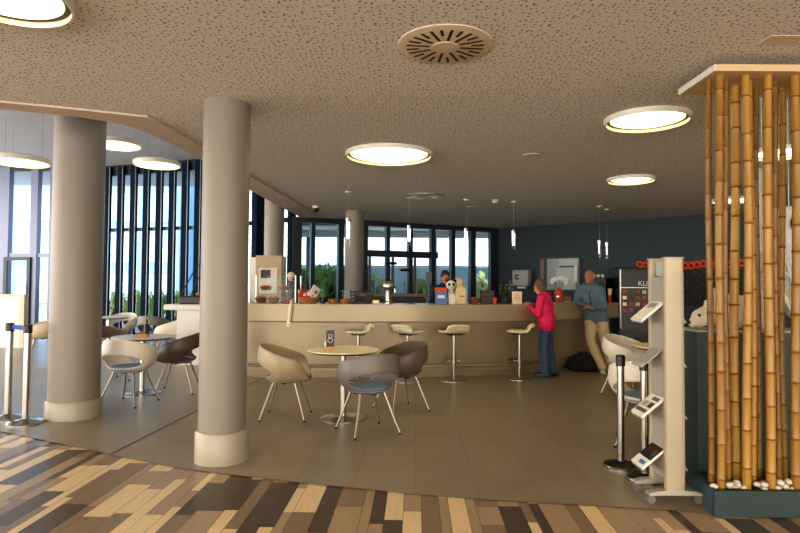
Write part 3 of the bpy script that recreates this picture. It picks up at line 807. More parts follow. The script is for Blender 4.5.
# wicker bowl with packets
p = on_bar(309, .12)
wb = thing('wicker_bowl', 'large tan wicker bowl on the bar full of packets', 'basket', p)
MB().lathe([(.12, 0), (.185, .1), (.17, .1), (.11, .012), (.004, .01)], n=32).build('bowl', M['wicker'], wb)
for dx, dz, rx, m, lab in ((-.09, .14, .5, 'red', 'red snack packet leaning left in the wicker bowl'), (-.01, .15, -.4, 'red', 'red snack packet in the middle of the wicker bowl'), (.09, .18, .7, 'paper', 'white patterned packet sticking up right from the wicker bowl')):
    pk = thing('snack_packet', lab, 'packet', p + Vector((dx, 0, dz)), rx)
    MB().box((0, 0, 0), (.16, .03, .13 if m == 'red' else .2), bev=.012, R=Matrix.Rotation(rx * .8, 3, 'Y')).build('pouch', M[m], pk)
    MB().box((.02, -.017, 0), (.05, .004, .05), R=Matrix.Rotation(rx * .8, 3, 'Y')).build('print', M['blue'] if m == 'paper' else M['paper'], pk)
p = on_bar(323, .1)
tag(MB().lathe([(.035, 0), (.05, .02), (.05, .1), (.04, .1), (.036, .02), (.004, .018)], n=24).build('pot', M['black'], None, loc=p), 'small black pot next to the wicker bowl', 'pot')
for px, lab in ((333, 'small basket right of the black pot'), (345, 'small basket left of the stacked dark trays')):
    basket_set(on_bar(px, .15), .09, .06, lab + ' on the bar', None, 'wicker', 'bread', 4)
# glass guard
a = on_bar(297, .02); b = on_bar(352, .02); m_ = (a + b) * .5
gg = thing('glass_guard', 'low clear glass guard along the bar behind the baskets', 'glass screen', (m_.x, m_.y, BT), math.atan2((b - a).y, (b - a).x))
gl_ = (b - a).length / 2; mb = MB(); mb.face([(-gl_, .22, .0), (gl_, .22, .0), (gl_, .22, .22), (-gl_, .22, .22)]); mb.build('glass', M['cglass'], gg, smooth=False)
for s in (-1, 1): MB().cyl((s * (b - a).length / 2, .22, 0), (s * (b - a).length / 2, .22, .22), .01, n=8).build('clamp', M['steel'], gg)
# dark tray stacks
for px, lab in ((355, 'left'), (370, 'right')):
    t = thing('tray_rack', 'dark stack of trays on the bar, %s one of the pair' % lab, 'rack', on_bar(px, .2), 0, 'dark tray stacks')
    for k in range(4): MB().box((0, 0, .025 + k * .055), (.13, .2, .03), bev=.006).build('tray', M['terracotta'], t)
    mb = MB()
    for sx in (-1, 1): mb.box((sx * .069, 0, .115), (.01, .02, .23))
    mb.build('side_rails', M['black'], t, smooth=False)
for px, lab in ((376, 'yellow packet lying on the bar left of the chrome juicer'),):
    tag(MB().box((0, 0, .03), (.11, .06, .06), bev=.01).build('packet', M['tabletop'], None, loc=on_bar(px, .12)), lab, 'packet')
# chrome juicer
t = thing('chrome_juicer', 'chrome juicer with rounded head on a post behind the bar edge', 'juicer', on_bar(388, .2))
MB().lathe([(.08, 0), (.08, .02), (.05, .04), (.045, .2), (.05, .22)], n=24).build('post', M['steel'], t)
MB().ball((0, 0, .29), (.085, .085, .09), n=24, m=14).build('head', M['steel'], t)
MB().tube([(.07, 0, .3), (.12, -.02, .27), (.12, -.03, .18)], .016, n=10).build('lever', M['chrome'], t)
MB().lathe([(.03, .37), (.05, .385), (.02, .41), (.004, .412)], n=18).build('knob', M['black'], t)
# low back cabinet behind the bar
p = aty(390, 292, 11.6)
bc = thing('back_cabinet', 'low dark brown cabinet behind the bar in front of the doors', 'cabinet', (p.x, 11.8, Z0))
MB().box((0, 0, .63), (1.4, .45, 1.26), bev=.008).build('body', M['tableedge'], bc, smooth=False)
MB().box((0, 0, 1.28), (1.46, .5, .05)).build('worktop', M['doorwood'], bc, smooth=False)
# blue and red snack box, white cup block, cream box sign
t = thing('snack_box', 'blue card snack box with rusty red top on the bar', 'box', on_bar(441, .1))
MB().box((0, 0, .1), (.19, .1, .2)).build('carton', M['blue'], t, smooth=False)
MB().box((0, .02, .235), (.2, .04, .07)).build('header', M['orange'], t, smooth=False)
MB().box((0, -.052, .12), (.12, .003, .05)).build('print', M['paper'], t, smooth=False)
t = thing('napkin_holder', 'white napkin holder between the blue box and the cream sign', 'napkin holder', on_bar(452, .08))
MB().box((0, 0, .07), (.11, .09, .14), bev=.006).build('holder', M['paper'], t, smooth=False)
MB().box((0, 0, .15), (.09, .05, .04), bev=.004).build('napkins', M['paper'], t, smooth=False)
t = thing('plush_panda', 'black and white plush toy perched above the white napkin holder', 'toy', on_bar(451, .2))
MB().ball((0, 0, .12), (.08, .07, .13)).build('body', M['paper'], t)
MB().ball((0, -.01, .31), (.085, .075, .08)).build('head', M['paper'], t)
for s in (-1, 1):
    MB().ball((s * .065, 0, .38), .03).build('ear', M['black'], t)
    MB().ball((s * .035, -.075, .32), (.022, .015, .028)).build('eye_patch', M['black'], t)
    MB().ball((s * .085, -.02, .16), (.03, .035, .08)).build('arm', M['black'], t)
t = thing('card_sign', 'cream rounded board with small red label standing on the bar', 'sign', on_bar(460.5, .06))
mb = MB(); w, h = .085, .29
pts = [(-w, 0), (w, 0), (w, h - .06)] + [(w * math.cos(a), h - .06 + .06 * math.sin(a)) for a in [PI * k / 10 for k in range(1, 10)]] + [(-w, h - .06)]
mb.rings([[Vector((x, y, z)) for x, z in pts] for y in (-.012, .012)]); mb.build('board', M['kraft'], t, smooth=False)
MB().box((.02, -.014, .13), (.09, .004, .02)).build('label_strip', M['red'], t, smooth=False)
t = thing('straw_hat', 'cream woven hat shape above the rounded cream board', 'hat', on_bar(459, .3))
MB().lathe([(.05, 0), (.05, .28), (.006, .28)], n=20).build('stand', M['black'], t)
MB().lathe([(.1, .28), (.1, .3), (.085, .4), (.05, .43), (.004, .435)], n=28).build('crown', M['cream'], t)
for px, lab in ((474, 'dark wicker basket of rolls right of the cream board'),): basket_set(on_bar(px, .15), .11, .09, lab, None, 'wickerdk', 'bread', 5)
t = thing('crate', 'dark brown crate on the bar between basket and plant', 'crate', on_bar(487, .2))
mb = MB()
for k in range(3): mb.box((0, -.09, .045 + k * .075), (.22, .015, .06)); mb.box((0, .09, .045 + k * .075), (.22, .015, .06)); mb.box((-.105, 0, .045 + k * .075), (.015, .18, .06)); mb.box((.105, 0, .045 + k * .075), (.015, .18, .06))
mb.box((0, 0, .01), (.2, .18, .02)); mb.build('slats', M['terracotta'], t, smooth=False)
MB().box((0, 0, .12), (.19, .16, .2)).build('contents', M['wickerdk'], t, smooth=False)
tag(MB().lathe([(.03, 0), (.035, .1), (.032, .1), (.028, .01), (.003, .01)], n=20).build('glass_jar', M['orange'], None, loc=on_bar(495, .08)), 'small orange jar right of the dark crate', 'jar')
# leafy plants
def plant(p, h, spread, n, leaf, label, pot=.07, seed=1, ph=.12):
    rnd = random.Random(seed); t = thing('potted_plant', label, 'plant', p)
    MB().lathe([(pot * .75, 0), (pot, ph), (pot - .012, ph), (pot * .7, ph - .02), (.004, ph - .02)], n=20).build('pot', M['terracotta'], t)
    ms = MB(); ml = MB()
    for k in range(n):
        a = rnd.random() * 2 * PI; e = Vector((math.cos(a) * spread * rnd.uniform(.2, 1), math.sin(a) * spread * rnd.uniform(.2, 1), ph + (h - ph) * rnd.uniform(.45, 1)))
        ms.tube([(0, 0, ph - .02), (e.x * .3, e.y * .3, ph + (e.z - ph) * .6), e], [.006, .005, .003], n=5)
        for j in range(6):
            d = Vector((rnd.uniform(-1, 1), rnd.uniform(-1, 1), rnd.uniform(-.4, .7))).normalized(); L = rnd.uniform(.06, .12) * h / .4 * .8
            s = d.cross(Vector((0, 0, 1))).normalized() * L * .22; o = e - Vector((e.x, e.y, 0)) * rnd.random() * .4 - Vector((0, 0, rnd.random() * .25 * h))
            ml.face([o, o + d * L * .5 + s, o + d * L, o + d * L * .5 - s])
    ms.build('stems', M['stem'], t); ml.build('leaves', leaf, t, smooth=False)
plant(on_bar(505, .2), .36, .16, 12, M['leafy'], 'yellow green leafy plant on the bar before the teal wall', seed=3)
# menu card
p = on_bar(517, .02)
t = thing('menu_card', 'cream and pink framed card standing on the bar left of the woman', 'card', p, .05)
MB().box((0, 0, .105), (.17, .012, .21), R=Matrix.Rotation(-.08, 3, 'X')).build('card', M['paperpink'], t, smooth=False)
mb = MB()
for k, (w, z) in enumerate(((.08, .17), (.1, .14), (.09, .115), (.1, .09), (.06, .065))): mb.box((0, -.0085 + (z - .105) * .08, z), (w, .002, .006))
mb.build('printed_lines', M['doorwood'], t, smooth=False)
MB().box((0, .02, .01), (.12, .08, .02)).build('foot', M['paper'], t, smooth=False)
# flowers in red vase, dishes
p = on_bar(559, .3)
t = thing('flower_vase', 'white orchid in a red orange vase behind the woman on the bar', 'flowers', p)
MB().lathe([(.05, 0), (.07, .08), (.085, .22), (.07, .24), (.062, .22), (.004, .05)], n=24).build('vase', M['orange'], t)
ms = MB(); ml = MB(); rnd = random.Random(5)
for k in range(9):
    a = rnd.random() * 2 * PI; e = Vector((math.cos(a) * .13, math.sin(a) * .08, .36 + rnd.random() * .1)); ms.tube([(0, 0, .2), e * .6 + Vector((0, 0, .12)), e], .004, n=5)
    for j in range(5):
        b = 2 * PI * j / 5; ml.ball(e + Vector((math.cos(b) * .025, -.01, math.sin(b) * .025)), (.02, .01, .02), n=8, m=5)
ms.build('stems', M['stem'], t); ml.build('blossoms', M['paper'], t)
basket_set(on_bar(568, .3), .09, .1, 'wicker basket with fruit right of the orchid vase', None, 'wicker', 'wood', 5)
t = thing('glass_jar', 'clear glass jar standing in front of the orchid vase', 'jar', on_bar(558, .12))
MB().lathe([(.04, 0), (.042, .09), (.03, .11)], n=20, cap=False).build('jar_body', M['cglass'], t); MB().lathe([(.034, .108), (.034, .13), (.004, .132)], n=20).build('lid', M['chrome'], t)
t = thing('plate_stack', 'small stack of pale plates on the bar behind the man', 'plates', on_bar(567, .1))
for k in range(3): MB().lathe([(.05, k * .012), (.09, k * .012 + .012), (.088, k * .012 + .014), (.004, k * .012 + .006)], n=28).build('plate', M['paper'], t)
# coffee machine right of the man
t = thing('coffee_machine', 'black coffee machine with cups on top to the right of the man', 'coffee machine', on_bar(604, .3), -.5)
MB().box((0, 0, .24), (.34, .34, .48), bev=.02).build('body', M['black'], t, smooth=False)
MB().box((0, -.175, .3), (.24, .02, .16)).build('front_plate', M['darkmetal'], t, smooth=False)
MB().cyl((0, -.2, .24), (0, -.2, .15), .02, n=12).build('spout', M['steel'], t)
for k in range(3): tag(MB().lathe([(.025, 0), (.036, .06), (.032, .06), (.022, .006), (.003, .006)], n=16).build('cup', M['paper'], None, loc=on_bar(604, .3) + Vector((-.09 + k * .09, 0, .48))), 'white cup on top of the black coffee machine', 'cup', 'cups on the coffee machine')
t = thing('paper_cup_stack', 'cream and red stack of paper cups at the right bar end', 'cups', on_bar(610, .0))
MB().lathe([(.03, 0), (.042, .14)], n=20).build('lower_cups', M['red'], t); MB().lathe([(.034, .14), (.046, .27), (.04, .27), (.004, .2)], n=20).build('upper_cups', M['kraft'], t)

# ------------------------------------------------------------------ teal wall: dispenser, hatch, chalkboard
wd_ = (WF - WE).normalized(); wn = Vector((wd_.y, -wd_.x, 0)); wn = wn if wn.y < 0 else -wn; rzw = math.atan2(wd_.y, wd_.x)
def onwall(px, py): return onplane(px, py, WE, wn)
def wallthing(name, label, cat, px, py): 
    p = onwall(px, py); return thing(name, label, cat, p, rzw)
a = onwall(516, 278); b = onwall(532, 278); w = (b - a).length
t = wallthing('towel_dispenser', 'grey paper towel dispenser with dark crescent logo on the teal wall', 'dispenser', 524, 278); h = abs(onwall(524, 270).z - onwall(524, 286).z)
MB().box((0, -.11, 0), (w, .22, h), bev=.03).build('housing', M['dispenser'], t, smooth=False)
mb = MB(); mb.tube([(-.08 + .05 * math.cos(x), -.223, .02 + .05 * math.sin(x)) for x in [.7 + (2 * PI - 1.4) * k / 16 for k in range(17)]], .018, n=8); mb.build('logo', M['black'], t)
MB().box((0, -.1, -h / 2 - .04), (w * .5, .1, .05)).build('towel', M['paper'], t, smooth=False)
# serving hatch
a = onwall(540, 258); b = onwall(581, 258); z1 = onwall(560, 258).z; z0 = onwall(560, 290).z; w = (b - a).length
t = wallthing('serving_hatch', 'pale screened hatch with dark frame in the teal wall above the woman', 'hatch', 560.5, 274); zc = t.location.z
def hb(x0, x1, y0, y1, name, m, dy=-.02, th=.03):
    p, q = onwall(x0, y0), onwall(x1, y1); o = t.location; X0 = (p - o).dot(wd_); X1 = (q - o).dot(wd_)
    MB().box(((X0 + X1) / 2, dy, (p.z + q.z) / 2 - o.z), (abs(X1 - X0), th, abs(p.z - q.z))).build(name, M[m], t, smooth=False)
hb(540, 581, 258, 291, 'frame', 'frame'); hb(541.5, 545, 259, 290, 'door_edge', 'doorwood', -.04)
hb(548, 580, 259, 290, 'screen', 'hatch', -.04); hb(560, 579.5, 259, 266, 'pale_panel', 'hatchlt', -.06, .03); hb(557, 577, 268, 289, 'inner_panel', 'hatchlt', -.065, .03)
hb(576, 579, 266, 282, 'white_strip', 'paper', -.09, .02); hb(561, 575, 266, 267.2, 'dark_rail', 'frame', -.08, .03)
# chalkboard with garland
a = onwall(636, 285); b = onwall(742, 285); w = (b - a).length; zt = onwall(690, 262).z; zb = onwall(690, 306).z
t = wallthing('chalkboard', 'black chalkboard with faint chalk drawing on the teal wall behind the rack', 'chalkboard', 689, 284)
mb = MB(); mb.box((0, -.03, 0), (w, .04, zt - zb)); rnd = random.Random(9); nf = len(mb.bm.faces)
for k in range(26):
    x = w * (.12 + .05 * rnd.random()) + (rnd.random() - .5) * .9; z = (rnd.random() - .5) * (zt - zb) * .7
    mb.tube([(x + rnd.uniform(-.05, .05), -.05, z + rnd.uniform(-.05, .05)) for _ in range(3)], .006, n=4)
for k_, f in enumerate(mb.bm.faces):
    if k_ >= nf: f.material_index = 1
mb.build('board', [M['board'], M['chalk']], t, smooth=False)
MB().box((0, -.035, zt / 2 - zb / 2), (w + .06, .06, .04)).build('frame_rail', M['frame'], t, smooth=False)
gz = thing('paper_garland', 'orange paper chain garland along the top of the chalkboard', 'garland', onwall(689, 263), rzw)
n = 18
for k in range(n):
    x = -w / 2 + w * (k + .5) / n; z = -.04 + .05 * math.cos(k * 1.1) * .4
    rr = w / n * .62
    MB().tube([(x + rr * math.cos(q), -.07 + (.02 if k % 2 else -.02) * math.sin(q), z + rr * .8 * math.sin(q)) for q in [2 * PI * j / 14 for j in range(14)]], .028, n=6, loop=True).build('paper_ring', M['orange'], gz)

# ------------------------------------------------------------------ vending machine
D = 10.95; a = aty(619, 300, D); b = aty(662, 300, D); zt = aty(640, 268, D).z; w = b.x - a.x
vm = thing('vending_machine', 'black hot drinks vending machine with silver edged selection panel', 'vending machine', ((a.x + b.x) / 2, D, Z0), 0)
MB().box((0, .3, zt / 2), (w, .6, zt), bev=.02).build('cabinet', M['black'], vm, smooth=False)
z0, z1 = aty(640, 331, D).z, aty(640, 270, D).z
MB().box((0, -.008, (z0 + z1) / 2), (w - .06, .02, z1 - z0 - .02), bev=.006).build('front_panel', M['machgloss'], vm, smooth=False)
mb = MB(); x = w / 2 - .02; r = .07
pts = [(-x, z1)] + [(-x, z0 + r)] + [(-x + r - r * math.cos(q), z0 + r - r * math.sin(q)) for q in (.4, .8, 1.2)] + [(-x + r, z0), (x - r, z0), (x - r * .3, z0 + r * .3), (x, z0 + r), (x, z1)]
mb.tube([(px_, -.022, pz) for px_, pz in pts], .014, n=8); mb.build('silver_trim', M['steel'], vm)
MB().box((0, -.02, aty(640, 288, D).z), (w - .05, .01, .012)).build('divider', M['steel'], vm, smooth=False)
text_mesh('KLIX', .135, 'lettering', M['paper'], vm, (aty(637.5, 284, D).x - vm.location.x, -.02, aty(640, 284, D).z), (R90, 0, 0), .003, 'LEFT')
rnd = random.Random(2)
cols_ = ['bread', 'paper', 'red', 'kraft', 'hatchlt', 'wickerdk', 'tabletop', 'doorwood']
for j, py in enumerate((292.5, 298, 304.5, 310.5)):
    for i in range(6):
        if rnd.random() < .1: continue
        MB().box((-w / 2 + .1 + i * (w - .2) / 5, -.021, aty(640, py, D).z), (.075, .01, .068), bev=.003).build('selection_button', M[rnd.choice(cols_)], vm, smooth=False)
MB().box((0, -.02, .42), (.3, .02, .25)).build('delivery_door', M['darkmetal'], vm, smooth=False)

# ------------------------------------------------------------------ brochure rack
RX = 1.903; RYF = 4.03; RYB = 4.27; RH = 1.69
rk = thing('brochure_rack', 'pale aluminium brochure rack on castors with slanting trays, right of the chrome posts', 'rack', (RX, (RYF + RYB) / 2, Z0))
hy = (RYB - RYF) / 2
for s, nm in ((-1, 'side_post'), (1, 'side_post')):
    mb = MB(); n = 14; ring = []
    W, T = .066, .03
    for k in range(28):
        q = 2 * PI * k / 28; ex = math.copysign(abs(math.cos(q)) ** .35, math.cos(q)) * W; ey = math.copysign(abs(math.sin(q)) ** .6, math.sin(q)) * T
        ring.append((ex, ey))
    mb.rings([[Vector((x, s * hy + y, z)) for x, y in ring] for z in (.075, RH)])
    o = mb.build(nm, M['stand'], rk)
    mb = MB()
    for i in range(-3, 4): mb.box((i * .02, s * hy - .0305 + .004 * (abs(i) > 2), .9), (.0025, .003, RH - .3))
    mb.build('groove', M['standgrey'], o, smooth=False)
    mb = MB()
    mb.rings([[Vector((x, s * hy + y, z)) for y, z in ((-.035, zb_), (.035, zb_), (.03, zt_), (-.03, zt_))] for x, zb_, zt_ in ((-.185, .062, .078), (-.12, .064, .092), (0, .066, .1), (.12, .064, .092), (.18, .062, .078))])
    ft = mb.build('foot', M['standgrey'], rk)
    for sx in (-1, 1):
        mb = MB(); mb.cyl((sx * .165, s * hy - .016, .029), (sx * .165, s * hy + .016, .029), .029, n=18); mb.cyl((sx * .165, s * hy, .03), (sx * .165, s * hy, .075), .01, n=8)
        mb.build('castor', M['castor'], ft)
    MB().box((0, s * hy, RH + .004), (.14, .055, .01), bev=.004).build('post_cap', M['standgrey'], rk)
mb = MB()
for i in range(-2, 3): mb.box((i * .028, .0, .86), (.006, hy * 1.75, 1.4))
mb.box((0, .05, .86), (.02, hy * 1.2, 1.45)); mb.build('core_panel', M['standgrey'], rk, smooth=False)
MB().box((0, 0, 1.62), (.05, hy * 1.75, .1)).build('header_plate', M['hatchlt'], rk, smooth=False)
TIL = .66
trays = []
for k, z in enumerate((1.235, .925, .565, .21)):
    for sx in (-1, 1):
        L = .235 if sx < 0 else .09; c, s_ = math.cos(TIL), math.sin(TIL); off = .205 if sx < 0 else .105
        mb = MB(); xa, za = sx * off, z; xb, zb_ = sx * off - sx * L * c * .95, z + L * s_
        mb.rings([[Vector((x, y, zz)) for x, zz in ((xa, za), (xb, zb_), (xb, zb_ + .005), (xa, za + .005))] for y in (-hy + .035, hy - .035)])
        mb.rings([[Vector((x, y, zz)) for x, zz in ((xa, za), (xa + sx * .006, za + .004), (xa - sx * .012, za + .035), (xa - sx * .018, za + .032))] for y in (-hy + .035, hy - .035)])
        mb.build('tray', M['acrylic'], rk, smooth=False)
        trays.append((k, sx, xa, za, xb, zb_))
base = rk.location
def brochure(k, sx, n, label, kind):
    _, _, xa, za, xb, zb_ = [t_ for t_ in trays if t_[0] == k and t_[1] == sx][0]
    d = Vector((xb - xa, 0, zb_ - za)).normalized(); nn = Vector((-d.z * 1, 0, d.x)); nn = nn if nn.z > 0 else -nn
    p = base + Vector((xa, 0, za)) + d * .115 + nn * (.012 + .004 * n)
    R = Matrix((d, Vector((0, 1, 0)), nn)).transposed(); 
    t = thing('brochure', label, 'brochure', p, 0, None)
    w_ = .19
    MB().box((0, 0, 0), (.215, w_, .008 + .006 * n), R=R).build('paper_block', M['paper'], t, smooth=False)
    if kind:
        for (u_, v_, du, dv, m) in kind:
            MB().box(R @ Vector((u_, v_, .005 + .003 * n)), (du, dv, .0016), R=R).build('print', M[m], t, smooth=False)
news = [(-.06, .0, .03, .16, 'chalk'), (.0, -.05, .05, .06, 'terracotta'), (0, .04, .05, .08, 'standgrey'), (.06, -.03, .03, .1, 'chalk')]
mag = [(.035, 0, .13, .185, 'black'), (.05, .03, .05, .08, 'wickerdk'), (.03, -.05, .05, .05, 'doorwood'), (-.07, -.03, .03, .08, 'blue')]
brochure(0, -1, 1, 'white brochures in the top tray of the rack', [(.05, 0, .05, .12, 'standgrey'), (-.03, .03, .04, .06, 'paperpink')])
brochure(2, -1, 1, 'newspaper style brochures in the third tray down of the rack', news)
brochure(3, -1, 1, 'magazine with dark photos in the lowest tray of the rack', mag)

# ------------------------------------------------------------------ bamboo planter
PY0 = 3.80; PXL = 2.055; PXR = 4.6; PYB = 4.24
pl = thing('bamboo_planter', 'dark green planter trough with tall back board on the plank floor at right', 'planter', (PXL, PY0, 0))
wP = PXR - PXL; dP = PYB - PY0
MB().box((wP / 2, .015, .088), (wP, .03, .165)).build('front_board', M['planter'], pl, smooth=False)
mb = MB(); mb.rings([[Vector((x, y, z)) for x, y in ((0, .03), (.03, .03), (.105, dP), (.075, dP))] for z in (.006, .17)]); mb.build('side_board', M['planterblue'], pl, smooth=False)
MB().box((wP - .015, dP / 2, .088), (.03, dP, .165)).build('side_board', M['planter'], pl, smooth=False)
mb = MB(); mb.rings([[Vector((x, y, z)) for x, y in ((.032, .032), (wP - .032, .032), (wP - .032, dP - .005), (.104, dP - .005))] for z in (.008, .15)]); mb.build('soil', M['gravel'], pl, smooth=False)
cbn = thing('green_cabinet', 'tall dark green cabinet board behind the bamboo with a light top rail', 'cabinet', (PXL + .08, PYB + .01, Z0))
MB().box((wP / 2, .15, .58), (wP - .1, .28, 1.16)).build('cabinet_body', M['planter'], cbn, smooth=False)
MB().box((wP / 2, .15, 1.168), (wP - .08, .3, .016)).build('top_rail', M['standgrey'], cbn, smooth=False)
hd_ = thing('head_board', 'pale head board hung under the ceiling holding the bamboo tops', 'canopy', (PXL + .04, PY0 + .02, 2.94))
MB().box((wP / 2, .24, .022), (wP, .5, .045)).build('plate', M['canopy'], hd_, smooth=False)
MB().box((-.004, .24, .022), (.008, .5, .045)).build('edge_strip', M['paper'], hd_, smooth=False)
mb = MB()
for x in (.3, 1.2, 2.2): mb.cyl((x, .24, .045), (x, .24, CH - 2.94), .012, n=10)
mb.build('hanger_rods', M['standgrey'], hd_)
def bamboo(i, pxb, pxt, w, row, label):
    D = (3.90, 4.0, 4.12)[row]; zb, zt = .15, 2.94
    a = aty(pxb, 489, D); b = aty(pxt, 75, D)
    rnd = random.Random(i * 13 + 1); r = w * D / F / 2 * .95
    t = thing('bamboo_pole', label, 'bamboo pole', (a.x, D, zb), 0, 'bamboo poles in the planter')
    H = zt - zb; dx = b.x - a.x
    pts = []; rr = []; zn = []; z = rnd.uniform(.05, .2)
    while z < H - .03: zn.append(z); z += rnd.uniform(.17, .26)
    wob = lambda z: Vector((dx * z / H + .008 * math.sin(z * 2.2 + i), .006 * math.sin(z * 1.7 + 2 * i), z))
    prof = [0]
    for q in zn: prof += [q - .02, q - .006, q, q + .006, q + .02]
    prof.append(H); prof = sorted(set(max(0, min(H, q)) for q in prof))
    for q in prof:
        dd = min([abs(q - v) for v in zn]); pts.append(wob(q)); rr.append(r * (1.13 if dd < .003 else 1.04 if dd < .01 else .97) * (1 - .1 * q / H))
    mb = MB(); mb.tube(pts, rr, n=14)
    for f in mb.bm.faces:
        if min(abs(f.calc_center_median().z - q) for q in zn) < .0055: f.material_index = 1
    mb.build('culm', [M['bamboo'], M['node']], t)
ord_ = ['first', 'second', 'third', 'fourth', 'fifth', 'sixth', 'seventh', 'eighth', 'ninth', 'tenth', 'eleventh', 'twelfth', 'thirteenth']
B = [(711.5, 708.5, 7, 1), (720.5, 719, 8.5, 0), (727, 725, 6.5, 1), (736, 734, 9.5, 2), (748, 746, 9, 0), (754, 751, 6.5, 1), (758.5, 755.5, 7, 2), (770.5, 767, 9.5, 0), (777.5, 774, 7, 1), (783.5, 781, 7, 2),
     (797.5, 794.5, 10, 0), (806, 800, 7.5, 1), (818, 814, 9, 0)]
dsc = ['slim golden', 'thick pale', 'thin', 'dark thick', 'stout pale', 'thin', 'shadowed', 'broad golden', 'golden', 'shadowed thin', 'broad', 'slim', 'broad']
for i, (pb, pt, w, r) in enumerate(B):
    bamboo(i, pb, pt, w, r, '%s bamboo pole, %s counted from the left in the planter' % (dsc[i], ord_[i]))
PEB = .15
rnd = random.Random(4)
for k in range(34):
    px = [733, 738, 742, 731, 758, 764, 762, 778, 784, 787, 741, 716, 792, 705][k % 14] + rnd.uniform(-3, 3); D = rnd.uniform(3.87, 3.97); p = aty(px, 489, D)
    r = rnd.uniform(.016, .034)
    if p.x < PXL + .05: continue
    tag(MB().ball((0, 0, 0), (r, r * .8, r * .65), n=10, m=7).build('pebble', M['pebble'], None, loc=(p.x, D, PEB + r * .6 + (.025 if k % 3 == 0 else 0)), rz=rnd.random() * 3),
        'white pebble lying at the foot of the bamboo poles', 'pebble', 'white pebbles in the bamboo planter')

# ------------------------------------------------------------------ white draped decorations behind the bamboo
TOPZ = Z0 + 1.176
a = aty(700, 320, PYB + .13)
pb = thing('plush_animal', 'white plush animal lying on the green cabinet with head to the left', 'plush toy', (a.x, PYB + .13, TOPZ))
def bakeremesh(mb, name, m, parent, vox, sm=4):
    o = mb.build(name, m, parent); r = o.modifiers.new('r', 'REMESH'); r.mode = 'VOXEL'; r.voxel_size = vox
    if sm: s_ = o.modifiers.new('s', 'SMOOTH'); s_.factor = .5; s_.iterations = sm
    return bake(o)
mb = MB()
mb.cap((0, 0, .085), (.09, .01, .11), .065, .085); mb.cap((-.06, -.005, .045), (.0, 0, .07), .035, .06)
mb.cap((.1, .01, .11), (.3, .03, .13), .09, .13); mb.cap((.3, .03, .13), (.5, .03, .12), .13, .12)
mb.cap((.17, -.06, .13), (.12, -.1, .23), .055, .05); mb.cap((.12, -.1, .23), (.07, -.1, .25), .055, .064)
mb.cap((.48, -.06, .05), (.36, -.1, .045), .06, .045)
for s in (-1, 1): mb.ball((.08, s * .06, .19), (.02, .025, .03))
bakeremesh(mb, 'body', M['plush'], pb, .012, 4)
MB().ball((-.09, -.005, .05), (.018, .022, .016)).build('nose', M['eye'], pb)
for s in (-1, 1): MB().ball((-.03, s * .05, .105), .011).build('eye', M['eye'], pb)
gh = thing('gauze_ghost', 'white gauze wrapped hanging figure with dark eye hollow behind the bamboo', 'decoration', aty(789, 225, PYB + .15))
mb = MB(); mb.ball((0, 0, 0), (.12, .1, .15)); mb.ball((0, -.02, -.12), (.08, .08, .1)); mb.cap((.02, 0, -.2), (.08, .02, -.5), .1, .17); mb.cap((.08, .02, -.5), (.1, .02, -.62), .17, .12)
bakeremesh(mb, 'body', M['gauze'], gh, .015, 4)
for x in (-.03, .06): MB().ball((x, -.105, .0), (.026, .02, .055)).build('eye_hollow', M['black'], gh)
rnd = random.Random(11); mb = MB()
for k in range(26):
    x = rnd.uniform(-.2, .28); z = rnd.uniform(-.05, .2) - .25; L = rnd.uniform(.2, .55)
    mb.tube([(x, -.1 + rnd.uniform(-.04, .04), z), (x + rnd.uniform(-.12, .05), -.14, z - L * .5), (x + rnd.uniform(-.05, .14), -.1, z - L)], [.008, .014, .006], n=6)
mb.build('gauze_strips', M['gauze'], gh)
a = aty(762, 168, PYB + .12); b = aty(764, 300, PYB + .12)
mb = MB(); n = 9
mb.rings([[Vector((-.045 + .09 * k / n + .012 * math.sin(z * 9), .012 * math.sin(k * 1.9 + z * 5), z)) for k in range(n + 1)] for z in [-(a.z - b.z) * j / 14 for j in range(15)]], cap=False, closed=False)
o = mb.build('gauze_drape', M['gauze'], None, loc=(a.x, a.y, a.z)); o.modifiers.new('s', 'SOLIDIFY').thickness = .006
tag(o, 'long narrow strip of white gauze hanging between the bamboo poles', 'cloth')
wire = MB().cyl((0, 0, 0), (0, 0, 2.94 - a.z), .003, n=6).build('string', M['gauze'], o)
wire2 = MB().cyl((0, 0, .13), (0, 0, 2.94 - gh.location.z), .003, n=6).build('string', M['gauze'], gh)
a = aty(746, 296, PYB + .1)
mb = MB(); rnd = random.Random(21)
for k in range(14):
    p0_ = Vector((rnd.uniform(-.09, .09), rnd.uniform(-.03, .03), rnd.uniform(-.02, .16)))
    mb.tube([p0_, p0_ + Vector((rnd.uniform(-.08, .08), -.02, rnd.uniform(-.08, .06))), p0_ + Vector((rnd.uniform(-.1, .1), 0, rnd.uniform(-.1, .0)))], [.008, .014, .007], n=6)
mb.cap((0, 0, -.1), (0, 0, .08), .05, .03)
tag(mb.build('gauze_bundle', M['gauze'], None, loc=(a.x + .12, a.y - .03, TOPZ + .26)), 'tangled bundle of white gauze on the plush animal behind the bamboo', 'cloth')

